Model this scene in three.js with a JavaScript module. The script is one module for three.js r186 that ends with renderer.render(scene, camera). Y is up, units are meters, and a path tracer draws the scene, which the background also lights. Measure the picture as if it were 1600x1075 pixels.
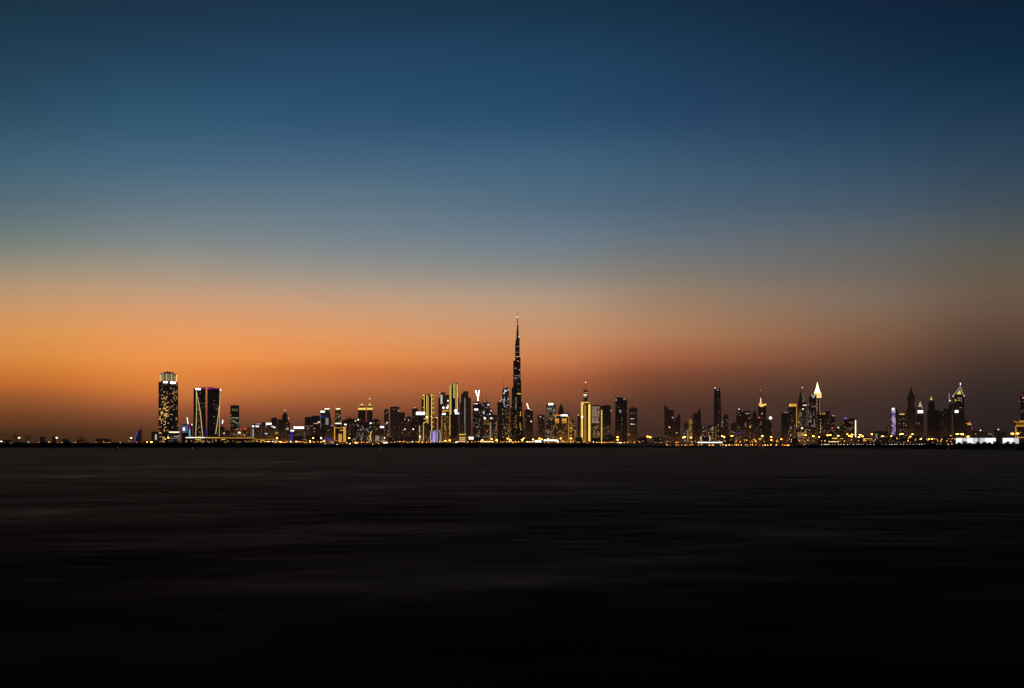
import * as THREE from 'three';
import { mergeGeometries } from 'three/addons/utils/BufferGeometryUtils.js';
import { FontLoader } from 'three/addons/loaders/FontLoader.js';
import { TextGeometry } from 'three/addons/geometries/TextGeometry.js';

// ---------------------------------------------------------------- camera, sky, sun, exposure
const scene = new THREE.Scene();
const F = 1600, HZ = 692, EYE = 6, GROUND = 1.6;          // focal length and horizon row in photo pixels; eye and land above the water, metres
const camera = new THREE.PerspectiveCamera(2 * Math.atan(537.5 / F) * 180 / Math.PI, 1600 / 1075, 0.5, 200000);
camera.position.set(0, EYE, 0);
camera.setViewOffset(1600, 1075, 0, 537.5 - HZ, 1600, 1075);   // level camera, lens shifted upwards
scene.add(camera);

// dusk sky: one column of colours per azimuth (degrees right of the view axis), rows by tangent of elevation
const ROWS = [692, 670, 640, 620, 600, 580, 560, 520, 470, 420, 370, 320, 250, 170, 100, 0];
const SKYCOL = {
  '-26': [[66, 43, 27], [86, 53, 32], [124, 72, 41], [156, 88, 46], [190, 106, 50], [206, 122, 55], [214, 136, 66], [216, 148, 84], [196, 150, 108], [156, 142, 122], [115, 124, 123], [89, 111, 121], [65, 97, 117], [45, 78, 101], [35, 65, 88], [26, 51, 70]],
  '-19': [[82, 52, 30], [98, 60, 38], [150, 85, 52], [193, 111, 58], [216, 125, 60], [229, 137, 66], [234, 146, 76], [230, 154, 94], [203, 155, 118], [162, 148, 131], [124, 132, 134], [98, 119, 131], [69, 101, 125], [47, 84, 110], [36, 68, 94], [27, 51, 72]],
  '-9': [[70, 45, 32], [94, 57, 40], [137, 78, 50], [168, 97, 57], [194, 111, 64], [210, 119, 63], [226, 140, 77], [222, 153, 101], [194, 156, 126], [150, 145, 138], [117, 130, 139], [97, 119, 134], [69, 99, 126], [44, 80, 110], [36, 69, 100], [26, 53, 76]],
  '2.5': [[60, 40, 32], [75, 48, 38], [109, 66, 48], [138, 81, 54], [160, 88, 55], [182, 106, 66], [199, 124, 78], [199, 144, 104], [178, 149, 125], [136, 134, 131], [106, 122, 135], [84, 108, 128], [62, 96, 122], [40, 74, 107], [32, 66, 96], [23, 50, 73]],
  '8': [[58, 41, 35], [66, 45, 38], [82, 52, 42], [97, 60, 45], [117, 69, 49], [138, 80, 56], [165, 99, 68], [176, 126, 92], [157, 129, 106], [127, 122, 116], [99, 112, 123], [78, 101, 120], [59, 89, 114], [38, 69, 100], [30, 61, 89], [21, 47, 70]],
  '19.6': [[54, 40, 38], [57, 42, 39], [61, 46, 42], [69, 51, 44], [80, 57, 47], [94, 65, 51], [110, 75, 57], [127, 93, 71], [125, 105, 90], [108, 102, 97], [92, 98, 103], [71, 89, 105], [50, 76, 99], [33, 60, 87], [23, 49, 73], [17, 37, 60]],
  '26': [[38, 32, 33], [39, 33, 34], [44, 36, 37], [49, 40, 38], [56, 44, 40], [64, 49, 43], [73, 55, 47], [91, 70, 57], [103, 84, 69], [98, 89, 77], [84, 87, 85], [66, 79, 90], [47, 69, 88], [30, 56, 80], [17, 45, 68], [14, 34, 56]],
};
const DIM = [[42, 36, 37], [50, 41, 41], [62, 51, 48], [74, 59, 54], [84, 67, 60], [92, 74, 64], [96, 79, 69], [93, 81, 74], [80, 75, 74], [62, 63, 69], [48, 54, 66], [37, 49, 67], [31, 45, 66], [24, 40, 62], [18, 35, 57], [13, 29, 50]];  // sky out of view; low rows brightened to fill the tower fronts
const HAZE = 0.000022, HAZE_LIGHT = [0.013, 0.0115, 0.0115];
const lin8 = (c) => { c /= 255; return c <= 0.04045 ? c / 12.92 : Math.pow((c + 0.055) / 1.055, 2.4); };
function catmull(t, a, b, c, d) { return 0.5 * (2 * b + (c - a) * t + (2 * a - 5 * b + 4 * c - d) * t * t + (3 * b - a - 3 * c + d) * t * t * t); }
function makeSky() {
  const W = 2048, H = 1024, data = new Float32Array(W * H * 4);
  const cols = Object.entries(SKYCOL).map(([a, v]) => [Number(a), v]).sort((p, q) => p[0] - q[0]);
  const mixc = (p, q, t) => p.map((c, i) => c.map((x, k) => x + (q[i][k] - x) * t));
  const left = cols[0][1], right = cols[cols.length - 1][1];
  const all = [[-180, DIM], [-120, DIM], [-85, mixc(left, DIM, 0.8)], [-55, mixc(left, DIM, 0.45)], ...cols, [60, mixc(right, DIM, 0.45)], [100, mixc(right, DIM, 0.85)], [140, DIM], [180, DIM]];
  const els = ROWS.map((r) => (HZ - r) / F);
  const top = [0.7, 1.6, 4, 60], fade = [0.84, 0.72, 0.64, 0.6];        // above the frame the blue goes on deepening
  for (const c of all) { const last = c[1][c[1].length - 1]; c[1] = [...c[1], ...fade.map((f) => last.map((x) => x * f))]; }
  const ts = [...els, ...top];
  const at = (col, i, k) => col[Math.max(0, Math.min(col.length - 1, i))][k];
  for (let y = 0; y < H; y++) {
    const el = ((y + 0.5) / H - 0.5) * Math.PI;
    for (let x = 0; x < W; x++) {
      const round = ((x + 0.5) / W - 0.5) * 2 * Math.PI;
      let az = (round + Math.PI / 2) * 180 / Math.PI; if (az > 180) az -= 360; if (az < -180) az += 360;
      const t = Math.max(0, Math.tan(Math.min(el, 1.55))) / Math.max(0.87, Math.cos(az * Math.PI / 180));
      const through = Math.exp(-HAZE * Math.min(62000, 829 / Math.max(1e-4, Math.sin(Math.max(0, el)))));   // the haze below 830 m stands before this sky
      let i = 0; while (i < ts.length - 2 && ts[i + 1] < t) i++;
      const f = Math.min(1, (t - ts[i]) / (ts[i + 1] - ts[i]));
      let j = 0; while (j < all.length - 2 && all[j + 1][0] < az) j++;
      const h = all[j + 1][0] - all[j][0], g = (az - all[j][0]) / h, jm = Math.max(0, j - 1), jp = Math.min(all.length - 1, j + 2);
      const strata = 1 + 0.022 * Math.exp(-t * 5) * (Math.sin(t * 260 + 1.3 * Math.sin(az * 0.05)) * 0.5 + Math.sin(t * 611 + 2 + Math.sin(az * 0.09 + 1)) * 0.3 + Math.sin(t * 97 + az * 0.02) * 0.6);
      for (let k = 0; k < 3; k++) {
        const v = [jm, j, j + 1, jp].map((s) => { const c = all[s][1]; return catmull(f, at(c, i - 1, k), at(c, i, k), at(c, i + 1, k), at(c, i + 2, k)); });
        const d1 = (v[2] - v[0]) / (all[j + 1][0] - all[jm][0]) * h, d2 = (v[3] - v[1]) / (all[jp][0] - all[j][0]) * h, g2 = g * g, g3 = g2 * g;
        const c = strata * lin8(Math.max(2, (2 * g3 - 3 * g2 + 1) * v[1] + (g3 - 2 * g2 + g) * d1 + (3 * g2 - 2 * g3) * v[2] + (g3 - g2) * d2)); data[(y * W + x) * 4 + k] = el < 0 ? c : Math.max(c * 0.6, (c - HAZE_LIGHT[k] * (1 - through)) / through);
      }
      data[(y * W + x) * 4 + 3] = 1;
    }
  }
  const t = new THREE.DataTexture(data, W, H, THREE.RGBAFormat, THREE.FloatType);
  t.mapping = THREE.EquirectangularReflectionMapping; t.magFilter = THREE.LinearFilter; t.minFilter = THREE.LinearFilter; t.needsUpdate = true;
  return t;
}
const sky = makeSky();
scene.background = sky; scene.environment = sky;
scene.fog = new THREE.FogExp2(new THREE.Color(1, 0.72, 0.52), HAZE);

// the sun has just gone under the horizon to the left: only a trace of warm light is left of it
const sun = new THREE.DirectionalLight(new THREE.Color(1, 0.6, 0.32), 0.02);
sun.position.set(-2900, 180, -9000); sun.target.position.set(0, 0, 0); sun.castShadow = true; sun.shadow.radius = 20;
sun.shadow.camera.left = -9000; sun.shadow.camera.right = 9000; sun.shadow.camera.top = 3000; sun.shadow.camera.bottom = -3000; sun.shadow.camera.far = 20000;
scene.add(sun, sun.target);

const renderer = new THREE.WebGLRenderer({ antialias: true });
renderer.toneMapping = THREE.LinearToneMapping;
renderer.toneMappingExposure = 1;
renderer.shadowMap.enabled = true;

// ---------------------------------------------------------------- helpers
let seed = 20240611;
const rnd = () => { seed |= 0; seed = seed + 0x6D2B79F5 | 0; let t = Math.imul(seed ^ seed >>> 15, 1 | seed); t = t + Math.imul(t ^ t >>> 7, 61 | t) ^ t; return ((t ^ t >>> 14) >>> 0) / 4294967296; };
const used = {};
function numbered(name) { const n = used[name] ?? 0; used[name] = n + 1; return n ? name + '_' + String(n).padStart(3, '0') : name; }
function tag(o, label, category, group) { o.userData.label = label; if (category) o.userData.category = category; if (group) o.userData.group = group; return o; }
function thing(name, label, category, x, y, z, group) {
  const o = new THREE.Group(); o.name = numbered(name); o.position.set(x, y, z); scene.add(o);
  return tag(o, label, category, group);
}
class MB {                                                  // collects flat-sided pieces into one mesh
  constructor() { this.p = []; this.i = []; }
  v(x, y, z) { this.p.push(x, y, z); return this.p.length / 3 - 1; }
  quad(a, b, c, d) { this.i.push(a, b, c, a, c, d); }
  box(x, y, z, w, h, d, ry = 0) {                           // centre, size
    const c = Math.cos(ry), s = Math.sin(ry), o = [];
    for (const [a, b, e] of [[-1, -1, 1], [1, -1, 1], [1, 1, 1], [-1, 1, 1], [-1, -1, -1], [1, -1, -1], [1, 1, -1], [-1, 1, -1]]) {
      const X = a * w / 2, Z = e * d / 2; o.push(this.v(x + X * c + Z * s, y + b * h / 2, z - X * s + Z * c));
    }
    this.quad(o[0], o[1], o[2], o[3]); this.quad(o[5], o[4], o[7], o[6]); this.quad(o[1], o[5], o[6], o[2]); this.quad(o[4], o[0], o[3], o[7]); this.quad(o[3], o[2], o[6], o[7]); this.quad(o[4], o[5], o[1], o[0]);
    return this;
  }
  prism(pts, z0, z1) {                                      // outline in x, y (any order), drawn out from z0 to z1
    const q = pts.map((p) => new THREE.Vector2(p[0], p[1])); if (THREE.ShapeUtils.isClockWise(q)) q.reverse();
    const a = q.map((p) => this.v(p.x, p.y, z1)), b = q.map((p) => this.v(p.x, p.y, z0)), n = q.length;
    for (const [i, j, k] of THREE.ShapeUtils.triangulateShape(q, [])) { this.i.push(a[i], a[j], a[k], b[k], b[j], b[i]); }
    for (let i = 0; i < n; i++) { const j = (i + 1) % n; this.quad(a[j], a[i], b[i], b[j]); }
    return this;
  }
  rings(list) {                                             // closed rings of equal count, bottom to top: [[x, y, z], ...]
    const id = list.map((r) => r.map((p) => this.v(...p))), n = list[0].length;
    for (let k = 0; k + 1 < id.length; k++) for (let i = 0; i < n; i++) { const j = (i + 1) % n; this.quad(id[k][i], id[k + 1][i], id[k + 1][j], id[k][j]); }
    for (let i = 1; i + 1 < n; i++) { this.i.push(id[0][0], id[0][i], id[0][i + 1]); const t = id[id.length - 1]; this.i.push(t[0], t[i + 1], t[i]); }
    return this;
  }
  lathe(x, z, prof, n = 16, sx = 1, sz = 1, rot = 0) {      // profile [[radius, y], ...] bottom to top
    return this.rings(prof.map(([r, y]) => Array.from({ length: n }, (_, i) => { const a = rot + i / n * 2 * Math.PI; return [x + Math.max(r, 0.01) * sx * Math.cos(a), y, z + Math.max(r, 0.01) * sz * Math.sin(a)]; })));
  }
  col(plan, y0, y1, k0 = 1, k1 = 1) { return this.rings([[y0, k0], [y1, k1]].map(([y, k]) => plan.map(([x, z]) => [x * k, y, z * k]))); }
  beam(a, b, t, u = t) {                                    // bar from a to b
    const A = new THREE.Vector3(...a), B = new THREE.Vector3(...b), d = B.clone().sub(A).normalize(), s = Math.abs(d.z) > 0.9 ? new THREE.Vector3(1, 0, 0) : new THREE.Vector3(0, 0, 1);
    const e = d.clone().cross(s).normalize().multiplyScalar(t / 2), g = e.clone().cross(d).normalize().multiplyScalar(u / 2);
    return this.rings([A, B].map((P) => [[1, 1], [-1, 1], [-1, -1], [1, -1]].map(([m, n]) => [P.x + e.x * m + g.x * n, P.y + e.y * m + g.y * n, P.z + e.z * m + g.z * n])));
  }
  geo() {
    const g = new THREE.BufferGeometry(), P = new Float32Array(this.i.length * 3);
    this.i.forEach((v, k) => { P[k * 3] = this.p[v * 3]; P[k * 3 + 1] = this.p[v * 3 + 1]; P[k * 3 + 2] = this.p[v * 3 + 2]; });
    g.setAttribute('position', new THREE.BufferAttribute(P, 3)); g.computeVertexNormals(); return g;
  }
  build(name, mat, parent = scene, kind) {
    if (!this.i.length) return null;
    const m = new THREE.Mesh(this.geo(), mat); m.name = parent === scene ? numbered(name) : name; m.castShadow = m.receiveShadow = true;
    if (kind) m.userData.kind = kind;
    parent.add(m); return m;
  }
}
const std = (r, g, b, rough = 0.8, more = {}) => { const m = new THREE.MeshStandardMaterial({ roughness: rough, ...more }); m.color.setRGB(r, g, b); return m; };
const glow = (r, g, b, k) => { const m = new THREE.MeshStandardMaterial({ roughness: 0.6 }); m.color.setRGB(0.2, 0.2, 0.2); m.emissive.setRGB(r, g, b); m.emissiveIntensity = k; return m; };
const M = {
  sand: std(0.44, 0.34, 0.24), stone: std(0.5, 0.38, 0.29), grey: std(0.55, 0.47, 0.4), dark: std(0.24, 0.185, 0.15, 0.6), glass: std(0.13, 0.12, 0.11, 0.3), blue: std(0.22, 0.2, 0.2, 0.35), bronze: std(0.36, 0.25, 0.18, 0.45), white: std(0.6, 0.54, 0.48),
  trim: std(0.34, 0.29, 0.24, 0.7), metal: std(0.12, 0.12, 0.12, 0.45, { metalness: 0.6 }),
  gold: glow(1, 0.62, 0.09, 1), paleGold: glow(1, 0.7, 0.15, 1.2), deepGold: glow(1, 0.46, 0.06, 0.75), amber: glow(1, 0.44, 0.06, 0.7), whiteSign: glow(1, 0.97, 0.92, 2.2), coolSign: glow(0.86, 0.9, 1, 1.3), dimWhite: glow(0.95, 0.9, 0.85, 0.5), faint: glow(1, 0.9, 0.75, 0.25),
  warmWhite: glow(1, 0.86, 0.6, 1.8), pinkStrip: glow(1, 0.42, 0.22, 0.32), magentaDim: glow(0.7, 0.05, 0.4, 0.28), magenta: glow(0.75, 0.03, 0.45, 0.4), blueGlow: glow(0.05, 0.07, 1, 0.22), purple: glow(0.26, 0.12, 1, 0.55), violet: glow(0.66, 0.55, 1, 0.45), ribWhite: glow(1, 0.95, 0.9, 0.9), cyan: glow(0.2, 0.75, 1, 0.7), red: glow(1, 0.07, 0.04, 2.4), redDim: glow(1, 0.12, 0.06, 0.9), screen: glow(0.2, 0.32, 0.7, 0.3), green: glow(0.6, 0.8, 0.4, 0.4),
  lineGold: glow(1, 0.72, 0.26, 1.1), winWarm: glow(1, 0.58, 0.2, 1.3), winGold: glow(1, 0.5, 0.08, 1), winCool: glow(0.9, 0.92, 1, 1.4), winGreen: glow(0.8, 0.95, 0.45, 0.7), winDim: glow(1, 0.66, 0.36, 0.6), winYellow: glow(1, 0.66, 0.14, 2), winOrange: glow(1, 0.36, 0.08, 2),
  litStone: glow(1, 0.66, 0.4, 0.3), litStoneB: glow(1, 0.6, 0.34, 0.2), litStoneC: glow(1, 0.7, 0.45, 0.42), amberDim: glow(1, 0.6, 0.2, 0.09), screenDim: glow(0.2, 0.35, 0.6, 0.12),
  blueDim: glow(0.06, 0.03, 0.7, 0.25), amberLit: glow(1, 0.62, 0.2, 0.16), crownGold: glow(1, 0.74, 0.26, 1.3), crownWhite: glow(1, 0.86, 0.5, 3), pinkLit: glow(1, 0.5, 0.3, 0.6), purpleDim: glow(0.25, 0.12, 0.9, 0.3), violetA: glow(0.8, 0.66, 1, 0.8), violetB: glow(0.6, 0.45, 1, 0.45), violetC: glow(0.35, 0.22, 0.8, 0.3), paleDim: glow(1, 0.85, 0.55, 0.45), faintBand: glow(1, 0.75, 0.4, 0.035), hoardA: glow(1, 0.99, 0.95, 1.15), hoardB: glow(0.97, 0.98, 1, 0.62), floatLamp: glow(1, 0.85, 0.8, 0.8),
  columnWhite: glow(1, 0.85, 0.6, 1.1), columnGold: glow(1, 0.7, 0.3, 0.55), goldWhite: glow(1, 0.74, 0.36, 1.5), letters: glow(1, 0.97, 0.94, 1), lampSmall: glow(1, 0.36, 0.045, 9), lampHead: glow(1, 0.3, 0.03, 46), lampWhite: glow(1, 0.84, 0.62, 12), beacon: glow(1, 0.75, 0.6, 3), bollard: glow(1, 0.8, 0.55, 3),
};
const X = (px, D) => (px - 800) / F * D, Y = (py, D) => EYE + (HZ - py) / F * D;      // photo pixel at distance D, to metres
const rect = (w, d, c = 0) => c ? [[w / 2, -d / 2 + c], [w / 2, d / 2 - c], [w / 2 - c, d / 2], [-w / 2 + c, d / 2], [-w / 2, d / 2 - c], [-w / 2, -d / 2 + c], [-w / 2 + c, -d / 2], [w / 2 - c, -d / 2]] : [[w / 2, -d / 2], [w / 2, d / 2], [-w / 2, d / 2], [-w / 2, -d / 2]];

// a building seen at photo columns x0..x1 with its top at row top, standing D metres off
class Tower {
  constructor(name, label, D, x0, x1, top, o = {}) {
    Object.assign(this, { D, x0, x1, top, o });
    this.w = (x1 - x0) / F * D; const face = Math.atan2(-X((x0 + x1) / 2, D), D); this.c = Math.cos(face); this.w *= this.c; this.cx = X((x0 + x1) / 2, D); this.h = Y(top, D) - GROUND; this.d = o.dep ?? Math.max(18, Math.min(this.w * 0.85, 70)); this.front = this.d / 2;
    this.t = thing(name, label, o.cat ?? 'tower', this.cx - Math.sin(face) * this.d / 2, GROUND, -D - Math.cos(face) * this.d / 2, o.group); this.t.rotation.y = face;   // fronts look over the water
    this.mat = M[o.mat ?? 'stone'];
  }
  lx(px) { return (X(px, this.D) - this.cx) * this.c; }
  ly(py) { return Y(py, this.D) - GROUND; }
  part(mb, name, mat, kind) { return mb.build(name, typeof mat === 'string' ? M[mat] : mat, this.t, kind); }
  // plain shaft from row `bottom` up to row `top`; style of its facade relief, flat roof with parapet and plant
  shaft(x0 = this.x0, x1 = this.x1, top = this.top, o = {}) {
    const w = (x1 - x0) / F * this.D * this.c, cx = this.lx((x0 + x1) / 2), h = this.ly(top), y0 = o.bottom !== undefined ? this.ly(o.bottom) : 0, d = o.dep ?? Math.max(16, Math.min(w * 0.85, this.d)), zf = o.z ?? this.front, cz = zf - d / 2, ch = Math.min(w, d) * (o.chamfer ?? 0.06), style = o.style ?? this.o.style ?? 'band', mat = o.mat ? M[o.mat] : this.mat;
    const shifted = (plan) => plan.map(([x, z]) => [x + cx, z + cz]);
    const b = new MB(); b.col(shifted(rect(w - 0.8, d - 0.8, ch)), y0, h); this.part(b, 'wall', mat);
    const f = new MB(), hh = h - y0;
    if (style === 'band' || style === 'grid') { const step = Math.max(4, hh / 60) * (style === 'grid' ? 2 : 1); for (let y = y0 + step; y < h - 1; y += step) f.col(shifted(rect(w - 0.1, d - 0.1, ch)), y - 0.35, y + 0.35); }
    if (style === 'fin' || style === 'grid') { const n = Math.max(3, Math.round(w / 6)); for (let k = 0; k <= n; k++) { const x = cx - w / 2 + ch + (w - 2 * ch) * k / n; f.box(x, y0 + hh / 2, zf - 0.1, 0.7, hh - 0.6, 1.1); } for (const s of [-1, 1]) for (let k = 0; k <= 4; k++) f.box(cx + s * (w / 2 - 0.1), y0 + hh / 2, cz - d / 2 + ch + (d - 2 * ch) * k / 4, 1.1, hh - 0.6, 0.7); }
    this.part(f, style === 'fin' ? 'facade_fin' : 'floor_band', o.trim ? M[o.trim] : M.trim, 'stuff');
    if (o.roof !== false) {
      const r = new MB(), pw = w - 0.2, pd = d - 0.2; for (const s of [-1, 1]) { r.box(cx, h + 0.9, cz + s * (pd / 2 - 0.5), pw - 2 * ch, 2.2, 0.8); r.box(cx + s * (pw / 2 - 0.5), h + 0.9, cz, 0.8, 2.2, pd - 2 * ch); }
      this.part(r, 'parapet', 'trim');
      const q = new MB(); q.box(cx + w * (rnd() - 0.5) * 0.3, h + 2, cz - d * 0.12, w * (0.3 + 0.2 * rnd()), 4, d * 0.4); this.part(q, 'roof_plant', 'grey');
    }
    return this;
  }
  // lit rooms scattered over the front and the two flanks between given rows and columns
  windows(p, mat = 'winWarm', o = {}) {
    const { D } = this, x0 = this.lx(o.x0 ?? this.x0 + 0.4), x1 = this.lx(o.x1 ?? this.x1 - 0.4), y0 = this.ly(o.y1 ?? 689), y1 = this.ly((o.y0 ?? this.top) + 1.2), sw = o.sx ?? 5, sh = o.sy ?? 4.4, m = new MB(), zf = (o.z ?? this.front) + 0.25;
    const size = o.size ?? 1;
    for (let y = Math.max(3, y0); y < y1; y += sh) {
      const row = o.even ? 1 : 0.35 + 1.3 * rnd();
      for (let x = x0 + sw / 2; x < x1; x += sw) { const s = rnd(), wide = rnd(); if (s < p * row * 0.8 && (!o.inside || o.inside(x, y))) m.box(x, y, zf, (2.2 + (wide > 0.8 ? 2.2 : 0)) * size, 1.9 * size, 0.3); }
      if (o.flanks !== false) for (const s of [-1, 1]) for (let z = -this.d / 2 + 4; z < this.d / 2 - 2; z += sw * 1.4) if (rnd() < p * 0.6) m.box(s * (this.w / 2 - 0.3) + 0, y, z + this.front - this.d / 2, 1.0, 1.7, 2);
    }
    this.part(m, 'lit_window', mat, 'stuff'); return this;
  }
  strip(px0, py0, px1, py1, mat, name = 'light_strip', dz = 0.35, th = 0.7) {
    const m = new MB(), xa = this.lx(px0), xb = this.lx(px1), ya = this.ly(py0), yb = this.ly(py1);
    m.box((xa + xb) / 2, (ya + yb) / 2, this.front + dz, Math.abs(xb - xa), Math.abs(yb - ya), th); this.part(m, name, mat); return this;
  }
  line(ax, ay, bx, by, tpx, mat, name = 'light_strip', dz = 0.5) {
    const m = new MB(), t = tpx / F * this.D; m.beam([this.lx(ax), this.ly(ay), this.front + dz], [this.lx(bx), this.ly(by), this.front + dz], t, Math.min(t, 1)); this.part(m, name, mat); return this;
  }
  sign(px0, py0, px1, py1, mat = 'whiteSign') {             // a glowing box sign on its frame
    const xa = this.lx(px0), xb = this.lx(px1), ya = this.ly(py1), yb = this.ly(py0), m = new MB(), f = new MB(), w = xb - xa, h = yb - ya;
    m.box((xa + xb) / 2, (ya + yb) / 2, this.front + 1, w, h, 1.2); const s = this.part(m, 'sign', mat);
    f.box((xa + xb) / 2, (ya + yb) / 2, this.front + 0.2, w + 1, h + 1, 0.7); f.build('sign_frame', M.metal, s); return this;
  }
  dot(px, py, r, mat = 'beacon', name = 'beacon_light', z = 0) {
    const m = new MB(); m.lathe(this.lx(px), this.front + z, [[0.2, this.ly(py) - r], [r * 0.8, this.ly(py) - r * 0.6], [r, this.ly(py)], [r * 0.8, this.ly(py) + r * 0.6], [0.2, this.ly(py) + r]], 8); this.part(m, name, mat); return this;
  }
  mast(px, py0, py1, r = 0.5, mat = 'metal', name = 'mast', z) {
    const m = new MB(); m.lathe(this.lx(px), z ?? this.front - this.d / 2, [[r * 1.6, this.ly(py1)], [r, (this.ly(py1) + this.ly(py0)) / 2], [r * 0.5, this.ly(py0)]], 8); this.part(m, name, mat); return this;
  }
  outline(pts, o = {}) {                                    // a slab with the given silhouette (photo pixels), floor lines on its face
    const d = o.dep ?? this.d, q = pts.map(([a, b]) => [this.lx(a), b >= 691 ? 0 : this.ly(b)]), z1 = o.z ?? this.front, m = new MB(); m.prism(q, z1 - d, z1); this.part(m, o.name ?? 'wall', o.mat ? M[o.mat] : this.mat);
    const ys = q.map((p) => p[1]), lo = Math.min(...ys), hi = Math.max(...ys), f = new MB(), step = Math.max(4, (hi - lo) / 60);
    if (o.lines !== false) for (let y = lo + step; y < hi - 2; y += step) {
      const xs = []; for (let i = 0; i < q.length; i++) { const [ax, ay] = q[i], [bx, by] = q[(i + 1) % q.length]; if ((ay - y) * (by - y) < 0) xs.push(ax + (bx - ax) * (y - ay) / (by - ay)); }
      xs.sort((a, b) => a - b); for (let k = 0; k + 1 < xs.length; k += 2) if (xs[k + 1] - xs[k] > 3) f.box((xs[k] + xs[k + 1]) / 2, y, z1 - d / 2, xs[k + 1] - xs[k] - 0.6, 0.6, d + 0.8);
    }
    this.part(f, 'floor_band', 'trim', 'stuff'); this.shape = q; return this;
  }
  within(x, y) { let c = false; const q = this.shape; for (let i = 0, j = q.length - 1; i < q.length; j = i++) if ((q[i][1] > y) !== (q[j][1] > y) && x < (q[j][0] - q[i][0]) * (y - q[i][1]) / (q[j][1] - q[i][1]) + q[i][0]) c = !c; return c; }
  dome(px0, px1, base, top, mat, o = {}) {
    const r = (px1 - px0) / 2 / F * this.D * this.c, y0 = this.ly(base), h = this.ly(top) - y0, m = new MB(), cx = this.lx((px0 + px1) / 2);
    const prof = (o.prof ?? [[1, 0], [0.95, 0.25], [0.8, 0.5], [0.55, 0.72], [0.25, 0.9], [0.05, 1]]).map(([a, b]) => [a * r, y0 + b * h]);
    m.lathe(cx, this.front - (o.back ?? this.d / 2), prof, o.n ?? 16, 1, o.sz ?? Math.min(1, this.d / (2 * r)), o.rot ?? 0); this.part(m, o.name ?? 'dome', mat); return this;
  }
}
const REFS = [], APART = [];                                // what small repeats can be pointed out by
const T = (...a) => { const b = new Tower(...a); REFS.push({ px: (b.x0 + b.x1) / 2, name: a[0], b }); return b; };
const apart = (o, px, what, rest = 'below') => { APART.push({ o, px, what, rest }); return o; };
function tellApart() {
  const n = {}; REFS.forEach((r) => { n[r.name] = (n[r.name] ?? 0) + 1; });
  const ok = REFS.filter((r) => n[r.name] === 1), sets = {};
  for (const a of APART) { const r = ok.reduce((p, q) => (Math.abs(q.px - a.px) < Math.abs(p.px - a.px) ? q : p)); (sets[a.what + '|' + a.rest + '|' + r.name] ??= []).push(a); }
  const ord = ['', 'second ', 'third ', 'fourth ', 'fifth ', 'sixth ', 'seventh ', 'eighth ', 'ninth ', 'tenth ', 'eleventh ', 'twelfth '], num = ['', 'one', 'two', 'three', 'four', 'five', 'six', 'seven', 'eight', 'nine', 'ten', 'eleven', 'twelve'];
  for (const [k, list] of Object.entries(sets)) { const [what, rest, name] = k.split('|'); list.sort((p, q) => p.px - q.px); list.forEach((a, i) => { const e = list.length, place = e === 1 ? '' : i === 0 ? ', leftmost of ' + (num[e] ?? 'many') : i === e - 1 ? ', rightmost of ' + (num[e] ?? 'many') : ', ' + (ord[i] ?? (i + 1) + 'th ') + 'from left'; a.o.userData.label = what + (rest ? ' ' + rest : '') + ' the ' + name.replace(/_/g, ' ') + place; }); }
}
// tower crane on its own: mast, jib, cab
function crane(label, D, px, base, top, jib, lit, group) {
  const t = thing('tower_crane', label, 'crane', X(px, D), Y(base, D), -(D + 20), group), h = (base - top) / F * D, m = new MB();
  for (const [a, b] of [[-1, -1], [1, -1], [1, 1], [-1, 1]]) m.box(a * 0.9, h / 2, b * 0.9, 0.35, h, 0.35);
  for (let y = 3, s = 1; y < h; y += 4, s = -s) m.beam([-0.9 * s, y - 2, 0.9], [0.9 * s, Math.min(h, y + 2), 0.9], 0.25).beam([0.9 * s, y - 2, -0.9], [-0.9 * s, Math.min(h, y + 2), -0.9], 0.25);
  m.build('crane_mast', M.metal, t);
  for (const [dx, dy] of jib) { const j = new MB(), L = [dx / F * D, h + dy / F * D, 0]; j.beam([0, h, 0.8], [L[0], L[1], 0.8], 0.6).beam([0, h, -0.8], [L[0], L[1], -0.8], 0.6).beam([0, h + 2.4, 0], [L[0], L[1] + 1, 0], 0.5); const n = 6; for (let k = 1; k < n; k++) j.beam([L[0] * k / n, h + (L[1] - h) * k / n, 0.8], [L[0] * (k + 0.5) / n, h + (L[1] - h) * (k + 0.5) / n + 1.6, 0], 0.3); j.build('jib', M.metal, t); }
  const c = new MB(); c.box(1.6, h - 1, 1.6, 2, 2.4, 2); c.build('cab', M.white, t);
  if (lit) for (const [dx, dy, r] of lit) { const b = new MB(), y = h + dy / F * D; b.lathe(dx / F * D, 1.5, [[0.2, y - r], [r, y - r * 0.3], [r, y + r * 0.3], [0.2, y + r]], 8); b.build('work_light', M.lampWhite, t); }
  return t;
}

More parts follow.
